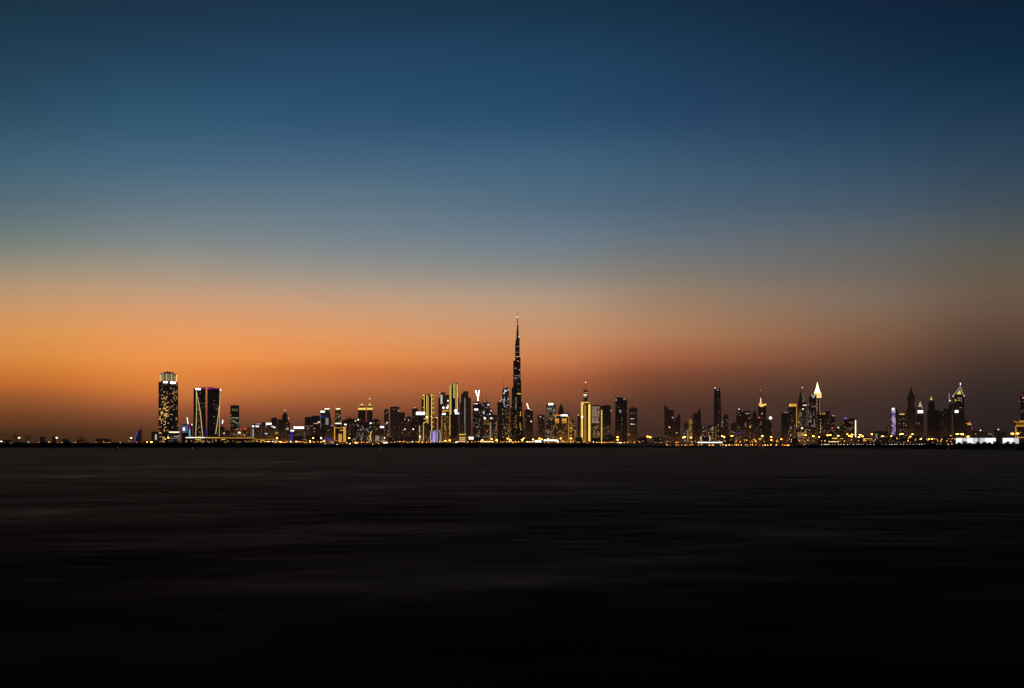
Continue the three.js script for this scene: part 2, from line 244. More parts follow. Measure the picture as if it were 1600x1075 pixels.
// ---------------------------------------------------------------- water, land, shore
function noiseTex(N, fn) { const d = new Uint8Array(N * N * 4); for (let y = 0; y < N; y++) for (let x = 0; x < N; x++) { const v = Math.max(0, Math.min(255, fn(x / N, y / N) * 255)); d.set([v, v, v, 255], (y * N + x) * 4); } const t = new THREE.DataTexture(d, N, N); t.wrapS = t.wrapT = THREE.RepeatWrapping; t.magFilter = THREE.LinearFilter; t.needsUpdate = true; return t; }
function tileNoise(n, s) {                                   // value noise that repeats after n cells
  const g = new Float32Array(n * n); let q = s * 7919 + 13; for (let i = 0; i < n * n; i++) { q = (q * 1103515245 + 12345) & 0x7fffffff; g[i] = ((q >> 8) & 0xffff) / 65535; }
  return (u, v) => { const x = u * n, y = v * n, i = Math.floor(x), j = Math.floor(y), f = x - i, h = y - j, a = f * f * (3 - 2 * f), b = h * h * (3 - 2 * h), G = (p, r) => g[((r % n + n) % n) * n + (p % n + n) % n]; return (G(i, j) * (1 - a) + G(i + 1, j) * a) * (1 - b) + (G(i, j + 1) * (1 - a) + G(i + 1, j + 1) * a) * b; };
}
const n1 = tileNoise(6, 1), n2 = tileNoise(17, 2), n3 = tileNoise(41, 3), n4 = tileNoise(97, 4), n5 = tileNoise(230, 5);
const fbm = (u, v) => 0.1 * n1(u, v) + 0.22 * n2(u, v) + 0.28 * n3(u, v) + 0.23 * n4(u, v) + 0.17 * n5(u, v);
const lanes = noiseTex(1024, (u, v) => 0.9 + 1.3 * (fbm(u, v) - 0.5)), waves = noiseTex(1024, (u, v) => 0.34 * n1(u, v) + 0.26 * n2(u, v) + 0.2 * n3(u + 0.3, v) + 0.12 * n4(u, v) + 0.08 * n5(u, v));
lanes.repeat.set(1 / 1300, 1 / 900); waves.repeat.set(1 / 520, 1 / 340); waves.rotation = 0.1; lanes.rotation = 0.14;
const water = new THREE.MeshPhysicalMaterial({ roughness: 1, roughnessMap: lanes, bumpMap: waves, bumpScale: 0.6, ior: 1.33, specularIntensity: 0.11, specularColor: new THREE.Color(0.3, 0.62, 1), sheen: 0.55, sheenColor: new THREE.Color(0.5, 0.76, 1), sheenRoughness: 0.19 });
water.color.setRGB(0.0012, 0.0012, 0.0014);
{
  const R = 60000, g = new THREE.BufferGeometry();           // uv in metres
  g.setAttribute('position', new THREE.BufferAttribute(new Float32Array([-R, 0, 400, R, 0, 400, R, 0, -R, -R, 0, -R]), 3));
  g.setAttribute('normal', new THREE.BufferAttribute(new Float32Array([0, 1, 0, 0, 1, 0, 0, 1, 0, 0, 1, 0]), 3));
  g.setAttribute('uv', new THREE.BufferAttribute(new Float32Array([-R, -400, R, -400, R, R, -R, R]), 2)); g.setIndex([0, 1, 2, 0, 2, 3]);
  const m = new THREE.Mesh(g, water); m.name = 'water'; m.receiveShadow = true; m.userData.kind = 'structure'; m.userData.label = 'dark calm water filling the lower part of the picture'; scene.add(m);
}
const SHORE = [[-900, 1290], [0, 1285], [400, 1270], [900, 1290], [1060, 1270], [1280, 1160], [1450, 1000], [1600, 800], [1760, 640], [2400, 420]];   // photo column, distance of the water's edge
const shoreAt = (px) => { let i = 0; while (i < SHORE.length - 2 && SHORE[i + 1][0] < px) i++; const [a, b] = [SHORE[i], SHORE[i + 1]]; return a[1] + (b[1] - a[1]) * Math.max(0, Math.min(1, (px - a[0]) / (b[0] - a[0]))); };
{
  const edge = []; for (let px = -900; px <= 2400; px += 12) { const D = shoreAt(px) + 6 * Math.sin(px * 0.031) + 4 * Math.sin(px * 0.11 + 1); edge.push([X(px, D), -D]); }
  const inner = edge.map(([x, z]) => [x * 1.012, z * 1.012]);
  const p = [], idx = [], n = edge.length;
  edge.forEach(([x, z]) => p.push(x, -0.3, z)); inner.forEach(([x, z]) => p.push(x, GROUND, z)); inner.forEach(([x, z]) => { const k = 58000 / Math.hypot(x, z); p.push(x * k, GROUND, z * k); });
  for (let i = 0; i + 1 < n; i++) for (const o of [0, n]) idx.push(i + o, i + 1 + o, i + n + o, i + 1 + o, i + 1 + n + o, i + n + o);
  const g = new THREE.BufferGeometry(); g.setAttribute('position', new THREE.BufferAttribute(new Float32Array(p), 3)); g.setIndex(idx); g.computeVertexNormals();
  const m = new THREE.Mesh(g, std(0.11, 0.085, 0.06, 0.95)); m.name = 'ground'; m.receiveShadow = true; m.userData.kind = 'structure'; m.userData.label = 'flat dark land on the far shore under the city'; scene.add(m);
}
// waterfront road on the far shore, with kerbs
{
  const r = new MB(), k = new MB(); let prev;
  for (let px = -200; px <= 1800; px += 50) { const D = shoreAt(px) * 1.16 + 60, a = [X(px, D), -D], b = [X(px, D + 16), -D - 16]; if (prev) { r.rings([[0, 0.004], [1, 0.03]].map(([, y]) => [[prev[0][0], GROUND + y, prev[0][1]], [a[0], GROUND + y, a[1]], [b[0], GROUND + y, b[1]], [prev[1][0], GROUND + y, prev[1][1]]].reverse())); for (const s of [0, 1]) k.beam([prev[s][0], GROUND + 0.07, prev[s][1] + (s ? -0.3 : 0.3)], [[a, b][s][0], GROUND + 0.07, [a, b][s][1] + (s ? -0.3 : 0.3)], 0.14, 0.3); } prev = [a, b]; }
  const m = r.build('road', std(0.05, 0.05, 0.05, 0.9)); m.userData.kind = 'structure'; m.userData.label = 'waterfront road behind the mangroves on the far shore';
  const q = k.build('road_kerb', std(0.3, 0.29, 0.27, 0.9)); q.userData.kind = 'structure'; q.userData.label = 'pale kerbs of the waterfront road';
}
// mangroves: a dark thicket along the water's edge
function leafClump(n, rx, ry, leaf) {
  const m = new MB();
  for (let i = 0; i < n; i++) {
    const a = rnd() * 2 * Math.PI, u = Math.pow(rnd(), 0.45), c = rnd() * 2 - 1, s = Math.sqrt(1 - c * c), x = rx * u * s * Math.cos(a), z = rx * u * s * Math.sin(a), y = ry * (0.5 + 0.5 * u * c) * (0.85 + 0.3 * rnd());
    const e = new THREE.Vector3(rnd() - 0.5, rnd() - 0.5, rnd() - 0.5).normalize(), f = new THREE.Vector3(rnd() - 0.5, rnd() - 0.5, rnd() - 0.5).cross(e).normalize(), L = leaf * (0.6 + 0.8 * rnd()), w = L * 0.5;
    const P = (k, l) => m.v(x + e.x * L * k + f.x * w * l, y + e.y * L * k + f.y * w * l, z + e.z * L * k + f.z * w * l);
    m.quad(P(-0.6, 0), P(0, -0.6), P(0.7, 0), P(0, 0.6));
  }
  return m;
}
const leafMat = std(0.03, 0.036, 0.018, 0.85), barkMat = std(0.06, 0.045, 0.03, 0.9);
leafMat.side = THREE.DoubleSide;
{
  const TOPS = [[-300, 690.8], [0, 690.8], [180, 691.5], [400, 692.2], [460, 692.8], [500, 695], [570, 695.4], [600, 693.2], [680, 692.5], [930, 692.6], [945, 694], [985, 696.2], [1050, 697], [1240, 697.4], [1255, 694.8], [1340, 694.2], [1480, 693.6], [1600, 693], [1900, 692]];
  const topAt = (px) => { let i = 0; while (i < TOPS.length - 2 && TOPS[i + 1][0] < px) i++; const [a, b] = [TOPS[i], TOPS[i + 1]]; return a[1] + (b[1] - a[1]) * (px - a[0]) / (b[0] - a[0]); };
  const list = [];
  for (let px = -260; px < 1860; px += 1.55) for (let r = 0; r < 2; r++) {
    const D = shoreAt(px) * 1.012 - 6 + r * 14 + rnd() * 12, h = Math.max(1.5, Y(topAt(px), D) - 0.2) * (1 + 0.1 * Math.sin(px * 0.21 + 2 * Math.sin(px * 0.047)) + 0.06 * Math.sin(px * 0.73)) * (r ? 0.86 + 0.2 * rnd() : 0.6 + 0.36 * rnd()), w = Math.max(3.2, 3 + h * 0.45) * (0.8 + 0.5 * rnd());
    list.push(new THREE.Matrix4().compose(new THREE.Vector3(X(px + rnd() * 2, D), 0.1, -D), new THREE.Quaternion().setFromAxisAngle(new THREE.Vector3(0, 1, 0), rnd() * 6.28), new THREE.Vector3(w, h, w)));
  }
  const im = new THREE.InstancedMesh(leafClump(190, 0.62, 1, 0.16).geo(), leafMat, list.length); list.forEach((q, i) => im.setMatrixAt(i, q)); im.name = 'mangrove_thicket'; im.userData.kind = 'stuff'; tag(im, 'black band of low mangroves lining the far shore', 'mangroves'); scene.add(im);
}
// low sandbar showing as a thin dark line in front of the left shore
{
  const m = new MB(); let prev; for (let px = -150; px <= 470; px += 10) { const D = 878 + 5 * Math.sin(px * 0.05), e = Math.max(0, Math.min(1, (470 - px) / 160)), h = (0.22 + 0.1 * Math.sin(px * 0.17) + 0.06 * rnd()) * e, q = [[X(px, D - 4), -0.1, -(D - 4)], [X(px, D), h, -D], [X(px, D + 5), -0.1, -(D + 5)]]; if (prev) m.rings([prev, q]); prev = q; }
  const o = m.build('sandbar', std(0.05, 0.04, 0.03, 0.95)); o.userData.kind = 'structure'; o.userData.label = 'thin dark sandbar in the water before the left shore';
}

// ---------------------------------------------------------------- left: harbour, sail hotel, crown tower, twin slabs
for (const [px, top, w, which] of [[24, 677, 7, 'tallest faint harbour gantry crane, left of the first white mast lamp'], [43, 679.5, 9, 'broad faint harbour gantry crane right of the first white mast lamp'], [127, 682.5, 7, 'small faint harbour gantry crane standing alone right of the second white mast lamp']]) {
  const D = 9000, t = thing('gantry_crane', which, 'crane', X(px, D), GROUND, -D, 'faint harbour cranes far left'), h = Y(top, D) - GROUND, W = w / F * D, m = new MB(), b = new MB();
  for (const s of [-1, 1]) for (const z of [-8, 8]) m.box(s * W * 0.22, h * 0.42, z, 2.2, h * 0.84, 2.2);
  m.box(0, h * 0.45, 8, W * 0.44, 2, 2).box(0, h * 0.45, -8, W * 0.44, 2, 2); m.build('leg_frame', M.metal, t);
  b.box(W * 0.25, h * 0.72, 0, W * 2.3, 3, 5).beam([0, h, 0], [W * 1.3, h * 0.74, 0], 1.4).beam([0, h, 0], [-W * 0.7, h * 0.74, 0], 1.4).box(0, h * 0.86, 0, 3, h * 0.28, 3); b.build('boom', M.metal, t);
}
for (const [px0, px1, top, lab] of [[62, 70.5, 683, 'low hazy block between the two white masts at far left'], [81.5, 88, 682, 'low hazy block just left of the second white mast light']]) T('low_block', lab, 7500, px0, px1, top, { cat: 'building' }).shaft();
{
  const b = T('sail_hotel', 'faint sail-shaped tower with violet edge, left of the crown tower', 17000, 210.5, 222, 672, { mat: 'grey', dep: 60 });
  b.outline([[210.5, 691], [211, 687], [212.4, 681], [214.6, 676], [217.6, 671.8], [221.4, 669.5], [221.8, 691]], { lines: true });
  for (const [a, c, e, f] of [[210.8, 691, 211.3, 686], [211.3, 686, 212.7, 680.5], [212.7, 680.5, 215, 675.5]]) b.line(a, c, e, f, 1.2, 'purple');
  b.strip(220.6, 664.5, 221.6, 691, 'trim', 'mast_spine'); b.mast(221, 662.5, 669, 2.5, 'metal'); b.line(220.9, 666, 220.2, 672, 0.6, 'purple');
}
{
  const b = T('podium_block', 'small dark block with glowing white screen against the crown tower', 4250, 236.5, 248, 675.5, { mat: 'bronze', cat: 'building' }).shaft(); b.windows(0.05, 'winDim'); b.strip(242.2, 678.6, 244.9, 687.2, 'dimWhite', 'lit_screen');
}
{
  const b = T('crown_tower', 'tall tower with lit colonnaded crown and many yellow windows', 4100, 247.8, 278.2, 597, { mat: 'bronze', style: 'grid', dep: 62 });
  b.shaft(247.8, 278.2, 597, { chamfer: 0.16 });
  b.windows(0.3, 'winWarm', { x0: 249, x1: 264, y0: 610, y1: 690, sx: 5.2, sy: 6.4, size: 1.2 }); b.windows(0.16, 'winYellow', { x0: 249, x1: 264, y0: 614, y1: 686, sx: 5.2, sy: 6.4, size: 1.3, flanks: false }); b.windows(0.24, 'winWarm', { x0: 264, x1: 277, y0: 604, y1: 660, sx: 5.2, sy: 6.4, size: 1.1, flanks: false }); b.windows(0.1, 'winDim', { x0: 266, x1: 277, y0: 664, y1: 690, sx: 3.6, sy: 4, flanks: false }); b.windows(0.05, 'winOrange', { x0: 250, x1: 266, y0: 612, y1: 675, sx: 3.6, sy: 4, flanks: false });
  b.windows(0.12, 'winDim', { x0: 249, x1: 277, y0: 599, y1: 612, sx: 4, sy: 4, flanks: false });
  const k = new MB(), c = b.ly(597), e = b.ly(583.5); k.col(rect(60, 46, 12), c, e - 2); b.part(k, 'crown_drum', 'dark');
  for (let i = 0; i < 11; i++) { const x = -30 + i * 6, m = new MB(), z = 24 + 2.5 * Math.cos(x / 30 * 1.2); m.box(x, (c + e) / 2 + 1, z - (Math.abs(x) > 26 ? 6 : 0), 1.5, e - c - (Math.abs(x) > 22 ? 10 : 2), 2); b.part(m, 'crown_column', i % 3 === 1 ? 'columnWhite' : 'columnGold'); }
  const roof = new MB(); roof.col(rect(62, 48, 14), e - 1, e + 1).col(rect(50, 40, 12), e + 1, e + 3.6).col(rect(34, 30, 8), e + 3.6, e + 6.4).col(rect(14, 14, 4), e + 6.4, e + 10); b.part(roof, 'crown_roof', 'dark');
  for (const x of [250.8, 275.4]) for (const s of [0, 1]) b.strip(x - 0.7 + s * 1.2, 586 + s * 2, x - 0.2 + s * 1.2, 596, 'paleGold', 'crown_column', -2);
  for (const [x, y] of [[254, 583.2], [263.5, 580.6], [273.5, 583.4], [251, 586], [276.6, 586.5]]) b.dot(x, y, 0.9, 'beacon', 'crown_light', -6);
  b.strip(255.2, 596, 261.8, 598.6, 'whiteSign', 'flood_lamp', 1.4, 1.2); b.strip(266, 596.2, 274.8, 599.4, 'whiteSign', 'flood_lamp', 1.4, 1.2);
}
{ const b = T('terrace_building', 'low building with pale bright roof line right of the crown tower base', 3950, 263.6, 281, 675.6, { mat: 'dark', cat: 'building' }).shaft(); b.strip(264.2, 674.4, 280, 676, 'warmWhite', 'roof_light_strip', 0.6); b.windows(0.3, 'winDim', { y0: 678 }); b.strip(272, 681.4, 280, 682.4, 'dimWhite'); b.strip(266.5, 684.5, 277, 685.4, 'faint'); }
{
  const b = T('screen_building', 'block with bluish lit media screen between crown tower and twin slabs', 4450, 283.4, 300.5, 664, { mat: 'dark', cat: 'building' }); b.shaft(283.4, 294.2, 664.2); b.shaft(294.4, 300.5, 663.4);
  b.strip(284, 665, 293.6, 676, 'screen', 'media_screen'); b.sign(285.8, 668, 289, 673, 'coolSign'); b.strip(295.6, 664, 297.4, 670.5, 'magenta'); b.strip(295.6, 670.6, 297.4, 682.4, 'cyan'); b.strip(299.2, 662.4, 300.4, 664.4, 'whiteSign', 'roof_lamp'); b.windows(0.1, 'winCool', { y0: 676 });
}
{
  const t = thing('light_boom', 'slanted white lit boom above the bluish media screen', 'crane', X(291, 4460), Y(663.5, 4460), -4490), m = new MB(), l = new MB(), k = 4460 / F; m.box(0, -1, 0, 2, 6, 2).beam([0, 2, 0], [-2.4 * k, 12.5 * k, 0], 0.9); m.build('boom', M.metal, t); l.beam([-0.3 * k, 3, 0.8], [-2.2 * k, 11.6 * k, 0.8], 2.6, 0.5); l.build('light_strip', M.whiteSign, t);
}
{
  const b = T('twin_slab_tower', 'dark twin-slab tower with glowing seam, magenta roof and slanted light lines', 4300, 302, 345, 607, { mat: 'dark', dep: 60 });
  b.outline([[301.8, 691], [302.6, 607.6], [308, 606.4], [315, 605.4], [321.4, 604.8], [321.4, 691]]); b.outline([[323.8, 691], [323.8, 604.6], [330, 604.8], [337, 606], [344.8, 608], [343.6, 640], [343.6, 691]]);
  const s = new MB(); s.box(b.lx(322.6), b.ly(684) / 2, -6, 8, b.ly(684), 20); b.part(s, 'link_bridge', 'dark');
  b.strip(321.3, 669.5, 323.2, 682, 'blueGlow', 'light_strip', 0.8);
  b.strip(305.4, 606.8, 313.5, 609.6, 'whiteSign', 'roof_light', 0.8); b.strip(314, 605.8, 321.2, 607.4, 'magenta', 'roof_light', 0.8); b.strip(324, 605, 330, 608.2, 'magenta', 'roof_light', 0.8); b.strip(331, 606, 343, 607.4, 'magentaDim', 'roof_light', 0.8); b.strip(343.8, 607.4, 345.4, 610, 'whiteSign', 'roof_light', 0.8);
  b.line(306.8, 611, 307.2, 640, 0.55, 'lineGold'); b.line(307.2, 640, 305.8, 682.5, 0.55, 'lineGold'); b.line(306.8, 611.5, 313.2, 645, 0.6, 'lineGold'); b.line(313.2, 645, 316.8, 682.5, 0.6, 'lineGold');
  b.line(344, 610, 343.2, 640, 0.5, 'lineGold'); b.line(343, 641, 342.6, 683, 0.4, 'lineGold'); b.line(343, 634, 339.4, 662, 0.55, 'lineGold'); b.line(339.4, 662, 336.8, 678, 0.65, 'lineGold');
  b.windows(0.5, 'winDim', { x0: 308, x1: 314, y0: 636, y1: 688, sx: 4, sy: 4, flanks: false, size: 0.8 }); b.windows(0.06, 'winDim', { x0: 334, x1: 343, y0: 612, y1: 688, sx: 4, sy: 4, flanks: false }); b.windows(0.05, 'winDim', { x0: 309, x1: 321, y0: 612, y1: 640, sx: 4, sy: 4, flanks: false }); b.dot(342, 637.2, 1.6, 'redDim', 'warning_light');
}
{ const b = T('dark_block', 'dark low block leaning light boom above, right behind the twin slabs', 4700, 343.6, 351.2, 667.5, { mat: 'bronze', cat: 'building' }).shaft(); b.o.label = 0; b.t.userData.label = 'dark low block just right of the twin slabs under a small boom light'; b.line(347.2, 662, 348.4, 656.4, 1.2, 'whiteSign', 'boom_light'); b.line(346.6, 667, 347.4, 661, 0.5, 'metal', 'boom'); b.dot(350, 677, 2, 'beacon', 'wall_light'); }
{
  const b = T('green_tower', 'square tower with greenish window bands right of the twin slabs', 5000, 360, 373.6, 634, { mat: 'glass', style: 'grid' }).shaft();
  b.windows(0.5, 'winGreen', { x0: 362.5, x1: 371.5, y0: 636.5, y1: 641.5, sx: 5, flanks: false }); b.windows(0.85, 'winGreen', { y0: 645.5, y1: 648, sx: 4, flanks: false }); b.windows(0.7, 'winGreen', { y0: 650, y1: 654, sx: 4, flanks: false }); b.windows(0.3, 'winGreen', { y0: 655, y1: 671, sx: 5, flanks: false }); b.windows(0.08, 'winWarm', { y0: 672 });
  b.line(361.5, 656, 372.2, 662, 1, 'green'); b.dot(361, 648.8, 2.6, 'redDim', 'warning_light'); b.dot(359.8, 664.9, 2.6, 'redDim', 'warning_light');
}
{ const b = T('low_block', 'low dark block at the left foot of the greenish tower', 4900, 351.4, 359.6, 673, { cat: 'building', mat: 'dark' }).shaft(); b.windows(0.1, 'winDim'); }
{ const b = T('low_block', 'dark block with two red roof lamps at the right foot of the greenish tower', 4800, 366, 379, 672.5, { cat: 'building', mat: 'dark' }).shaft(); b.dot(371.2, 671.2, 2.2, 'red', 'warning_light', -6); b.dot(377, 671.4, 2.2, 'red', 'warning_light', -6); b.sign(372, 674.8, 376, 677, 'warmWhite'); b.windows(0.1, 'winWarm', { y0: 677 }); }
{ const b = T('low_block', 'dark block with small pinkish roof sign left of the white mast light', 4850, 379.6, 392, 669, { cat: 'building', mat: 'bronze' }).shaft(379.6, 386, 670.5).shaft(386.2, 392, 668.6); b.sign(381, 669, 385.2, 671, 'redDim'); b.windows(0.14, 'winWarm', { y0: 674 }); }
{
  const b = T('waterfront_podium', 'long low waterfront podium with glowing roof line below the twin slabs', 3700, 290, 428, 684.2, { cat: 'building', mat: 'dark', dep: 40 }).shaft(290, 396, 684.2, { style: 'grid' }).shaft(396.2, 428, 685.8, { style: 'grid' });
  b.strip(291, 683.2, 320, 684.4, 'warmWhite', 'roof_light_strip'); b.strip(320.2, 683.4, 342, 684.4, 'gold', 'roof_light_strip'); b.strip(342.2, 683.8, 395, 684.6, 'deepGold', 'roof_light_strip'); b.strip(397, 686, 430, 686.6, 'amber', 'roof_light_strip');
  b.windows(0.25, 'winWarm', { y0: 685.6, y1: 690.6, sx: 6, sy: 3.4, flanks: false }); b.windows(0.2, 'winGold', { y0: 685.6, y1: 690.6, sx: 6, sy: 3.4, flanks: false }); b.strip(306, 686.6, 315, 687.4, 'gold'); b.strip(346, 685.8, 352, 687, 'gold'); b.strip(408, 688, 413, 688.8, 'gold'); b.strip(431.8, 686.6, 433, 691, 'dimWhite', 'light_strip');
}
{
  const b = T('sign_building', 'dark building with white roof signs and blue logo light left of the domed tower', 4900, 394, 433, 663, { cat: 'building', mat: 'dark' }); b.shaft(394, 408, 663); b.shaft(408.2, 415.4, 660.5); b.shaft(415.6, 432.6, 666);
  b.sign(394.4, 665, 397, 667.2, 'whiteSign'); b.sign(399.4, 665, 404.6, 667.4, 'coolSign'); b.strip(399, 662, 408, 662.8, 'dimWhite', 'roof_light_strip'); b.sign(415.6, 660.8, 424.2, 663.4, 'whiteSign'); b.line(415.8, 663.4, 415.8, 668, 0.7, 'dimWhite'); b.sign(424, 665.6, 427, 667, 'coolSign'); b.sign(427.4, 666.8, 430, 668.6, 'whiteSign'); b.strip(395, 670, 396.4, 685, 'dimWhite');
  b.sign(406.6, 675, 409.4, 677.2, 'blueGlow'); b.sign(414, 677, 417.6, 678.2, 'coolSign'); b.sign(430.4, 676, 435, 677, 'gold'); b.windows(0.05, 'winDim', { y0: 668 });
}
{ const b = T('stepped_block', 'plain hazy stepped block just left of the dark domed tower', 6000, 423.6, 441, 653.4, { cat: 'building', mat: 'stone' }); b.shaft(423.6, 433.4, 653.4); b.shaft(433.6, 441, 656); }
{
  const b = T('domed_tower', 'dark tower with pointed dome and tiny orange beacon', 5600, 437, 453, 659, { mat: 'bronze' }); b.shaft(437, 453, 659, { roof: false }); b.shaft(440.8, 450.2, 653, { roof: false, bottom: 659 }); b.shaft(450.2, 452.8, 660, { bottom: 662, roof: false });
  b.dome(440.6, 450.4, 653, 643, 'bronze', { prof: [[0.98, 0], [1, 0.15], [0.85, 0.4], [0.55, 0.68], [0.22, 0.9], [0.06, 1]] }); b.mast(445.5, 640.8, 643.5, 0.6); b.dot(445.5, 640.7, 1.8, 'beacon', 'beacon_light', -20); b.dot(450.4, 653, 1.8, 'beacon', 'beacon_light'); b.windows(0.05, 'winDim'); b.strip(446.8, 669, 448.6, 671.6, 'dimWhite', 'lit_window'); b.strip(449.2, 669, 451, 671.2, 'dimWhite', 'lit_window');
}
{
  const b = T('blue_lit_building', 'slim building with blue glowing front and white roof sign', 4700, 452.6, 460, 672.6, { cat: 'building', mat: 'dark' }).shaft(); for (let y = 675; y < 690; y += 2.6) b.strip(453.4, y, 457.4, y + 1.9, 'blueGlow', 'light_panel'); b.sign(454, 671.9, 459.4, 673.9, 'whiteSign'); b.dot(454.4, 690.6, 2.4, 'beacon', 'wall_light');
}
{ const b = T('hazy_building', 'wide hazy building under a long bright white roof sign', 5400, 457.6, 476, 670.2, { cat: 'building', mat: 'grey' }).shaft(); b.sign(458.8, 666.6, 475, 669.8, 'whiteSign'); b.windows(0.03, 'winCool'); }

// ---------------------------------------------------------------- left of centre
{ const b = T('grey_office_block', 'broad blue-grey stepped office block right of the long white sign', 6300, 476.4, 501, 650, { mat: 'blue', cat: 'building', style: 'fin' }); b.shaft(476.4, 487, 652); b.shaft(487.2, 501, 650); b.sign(496.6, 658.6, 500, 660.4, 'coolSign'); b.strip(489.5, 661.2, 497, 662, 'gold'); }
{ const b = T('office_block', 'mid-rise block with faint lit roof line before the blue-grey office block', 5600, 475, 492, 664.2, { cat: 'building' }).shaft(475, 488.6, 664.2).shaft(488.8, 492, 662.5); b.windows(0.9, 'winDim', { x0: 476, x1: 489, y0: 663.5, y1: 665.6, flanks: false }); b.sign(489.6, 669, 493, 670.2, 'redDim'); b.windows(0.04, 'winCool', { y0: 666 }); }
{ const b = T('blue_panel_tower', 'tower with white roof sign and bright blue panel', 6000, 500.4, 508.6, 641.5, { mat: 'blue', style: 'fin' }).shaft(); b.sign(500.8, 641.9, 507.6, 644.4, 'whiteSign'); b.sign(501, 649.6, 508.4, 652.4, 'blueGlow'); b.strip(500.5, 646, 501, 670, 'faint'); b.windows(0.05, 'winDim', { y0: 654 }); }
{ const b = T('striped_tower', 'tapering tower with four white lit bars low on its left', 6500, 507, 518.6, 638.6, { mat: 'stone' }); b.outline([[507, 691], [507, 638.6], [515, 638.6], [516.4, 650], [518.6, 662], [518.6, 691]]); b.strip(507.2, 638, 515, 639.8, 'warmWhite', 'roof_light_strip'); for (const y of [653.6, 656.2, 659, 661.8]) b.strip(507.8, y, 513.2, y + 1.3, 'dimWhite', 'light_bar'); b.windows(0.08, 'winWarm', { y0: 641, inside: (x, y) => b.within(x, y) }); }
{ const b = T('black_block', 'black low block with blue glow at its foot left of the golden arch', 5050, 506.6, 522, 667, { cat: 'building', mat: 'dark' }).shaft(); b.sign(507, 684.6, 519, 688.8, 'blueGlow'); b.dot(501.5, 684, 2.6, 'beacon', 'wall_light'); b.windows(0.03, 'winDim'); b.strip(516, 664.6, 521.4, 665.6, 'faint'); }
{ const b = T('tapered_tower', 'slightly tapered tower with curved white roof light above the golden arch', 6600, 522, 534, 638.2, { mat: 'bronze' }); b.outline([[522, 691], [523.2, 655], [524.4, 638.2], [532, 638.2], [533, 655], [534.2, 691]]); b.strip(525.2, 638, 531.4, 639.8, 'warmWhite', 'roof_light_strip'); b.line(523.6, 636.8, 525.4, 638.6, 0.7, 'gold'); b.line(532.6, 636.8, 531.2, 638.6, 0.7, 'gold'); b.windows(0.13, 'winWarm', { y0: 640, y1: 662, inside: (x, y) => b.within(x, y) }); b.windows(0.4, 'winCool', { x0: 523.5, x1: 532, y0: 648, y1: 652, flanks: false }); }
{ const b = T('sign_block', 'low block with white roof sign just behind the golden arch', 5300, 523, 541.6, 661, { cat: 'building', mat: 'dark' }).shaft(523, 533.6, 661.2).shaft(534, 541.6, 656, { dep: 30 }); b.sign(523.8, 660.8, 533.2, 662.4, 'warmWhite'); b.sign(538, 662.4, 541.6, 664, 'whiteSign'); b.sign(539.6, 664.8, 541, 667.4, 'redDim'); b.strip(535.4, 655.2, 538.4, 655.8, 'faint'); }
{
  const b = T('golden_arch_building', 'gold outlined gateway building with lit inner panel', 4800, 522, 541, 667, { cat: 'building', mat: 'dark', dep: 36 }); b.outline([[521.8, 691], [521.8, 666.6], [526, 668.4], [532, 668.8], [537.4, 667], [541, 667.4], [541, 691]]);
  b.strip(522, 668, 523.6, 689, 'deepGold', 'lit_leg'); b.strip(536.8, 667, 537.9, 690.5, 'gold', 'lit_leg'); b.strip(538.2, 667.2, 540.4, 690.5, 'deepGold', 'lit_leg'); b.line(522.4, 667, 527, 668.6, 0.9, 'amber', 'lit_beam'); b.line(527, 668.6, 532, 668.9, 0.9, 'amber', 'lit_beam'); b.line(532, 668.9, 537, 667.2, 0.9, 'amber', 'lit_beam'); b.line(531, 673, 536.4, 671.6, 0.9, 'gold', 'lit_beam'); b.strip(529, 678, 531.6, 690.5, 'deepGold', 'lit_panel'); b.strip(532, 678, 534.4, 690.5, 'amber', 'lit_panel');
}
{ const b = T('construction_block', 'broad unfinished block with column stubs left of the twin domed towers', 6200, 541.6, 560, 655, { cat: 'building', mat: 'bronze', style: 'grid' }).shaft(); b.strip(541.2, 650, 542.4, 660, 'bronze', 'column_stub', -4, 5); b.strip(545, 651.8, 548, 656, 'bronze', 'column_stub', -4, 5); b.dot(559.8, 655.8, 4, 'beacon', 'work_light'); b.dot(555.4, 657.6, 2.6, 'beacon', 'work_light'); b.windows(0.05, 'winWarm'); b.windows(0.22, 'winGold', { x0: 543, x1: 546, y0: 670 }); }
crane('thin tower crane over the unfinished block left of the twin domed towers', 6250, 553, 655, 646.4, [[-5.5, 0.2], [2, 0.2]]);
for (const [x0, x1, name, lab, tip, cap, D] of [[559.4, 571.4, 'onion_dome_tower', 'broader of the twin towers topped by lit onion domes', 624, 629.6, 7000], [573.4, 582, 'onion_dome_tower', 'slimmer right-hand one of the twin onion-domed towers with white spire light', 620.6, 629, 7100]]) {
  const b = T(name, lab, D, x0, x1, 640.5, { mat: 'stone', style: 'fin', dep: 40 }).shaft(x0, x1, 640.5, { roof: false, chamfer: 0.14 }), m = (x0 + x1) / 2, w = x1 - x0;
  b.strip(x0 - 0.1, 637.4, x1 + 0.2, 640.2, 'paleGold', 'lit_cornice', -1.5, 5); b.dome(m - w * 0.33, m + w * 0.33, 637.4, 633.6, 'dark', { name: 'drum', prof: [[0.8, 0], [0.8, 0.5], [1, 0.8], [1, 1]] }); b.dome(m - w * 0.31, m + w * 0.31, 633.6, cap, 'gold', { prof: [[1, 0], [0.85, 0.25], [0.45, 0.45], [0.3, 0.7], [0.06, 1]] });
  b.mast(m, tip, cap, 0.8); b.dot(m, cap - 2.4, 1.6, 'redDim', 'beacon_light', -20); if (x0 > 570) b.dot(m, tip + 2.4, 3, 'beacon', 'beacon_light', -20); b.windows(0.02, 'winWarm', { y0: 650 });
}
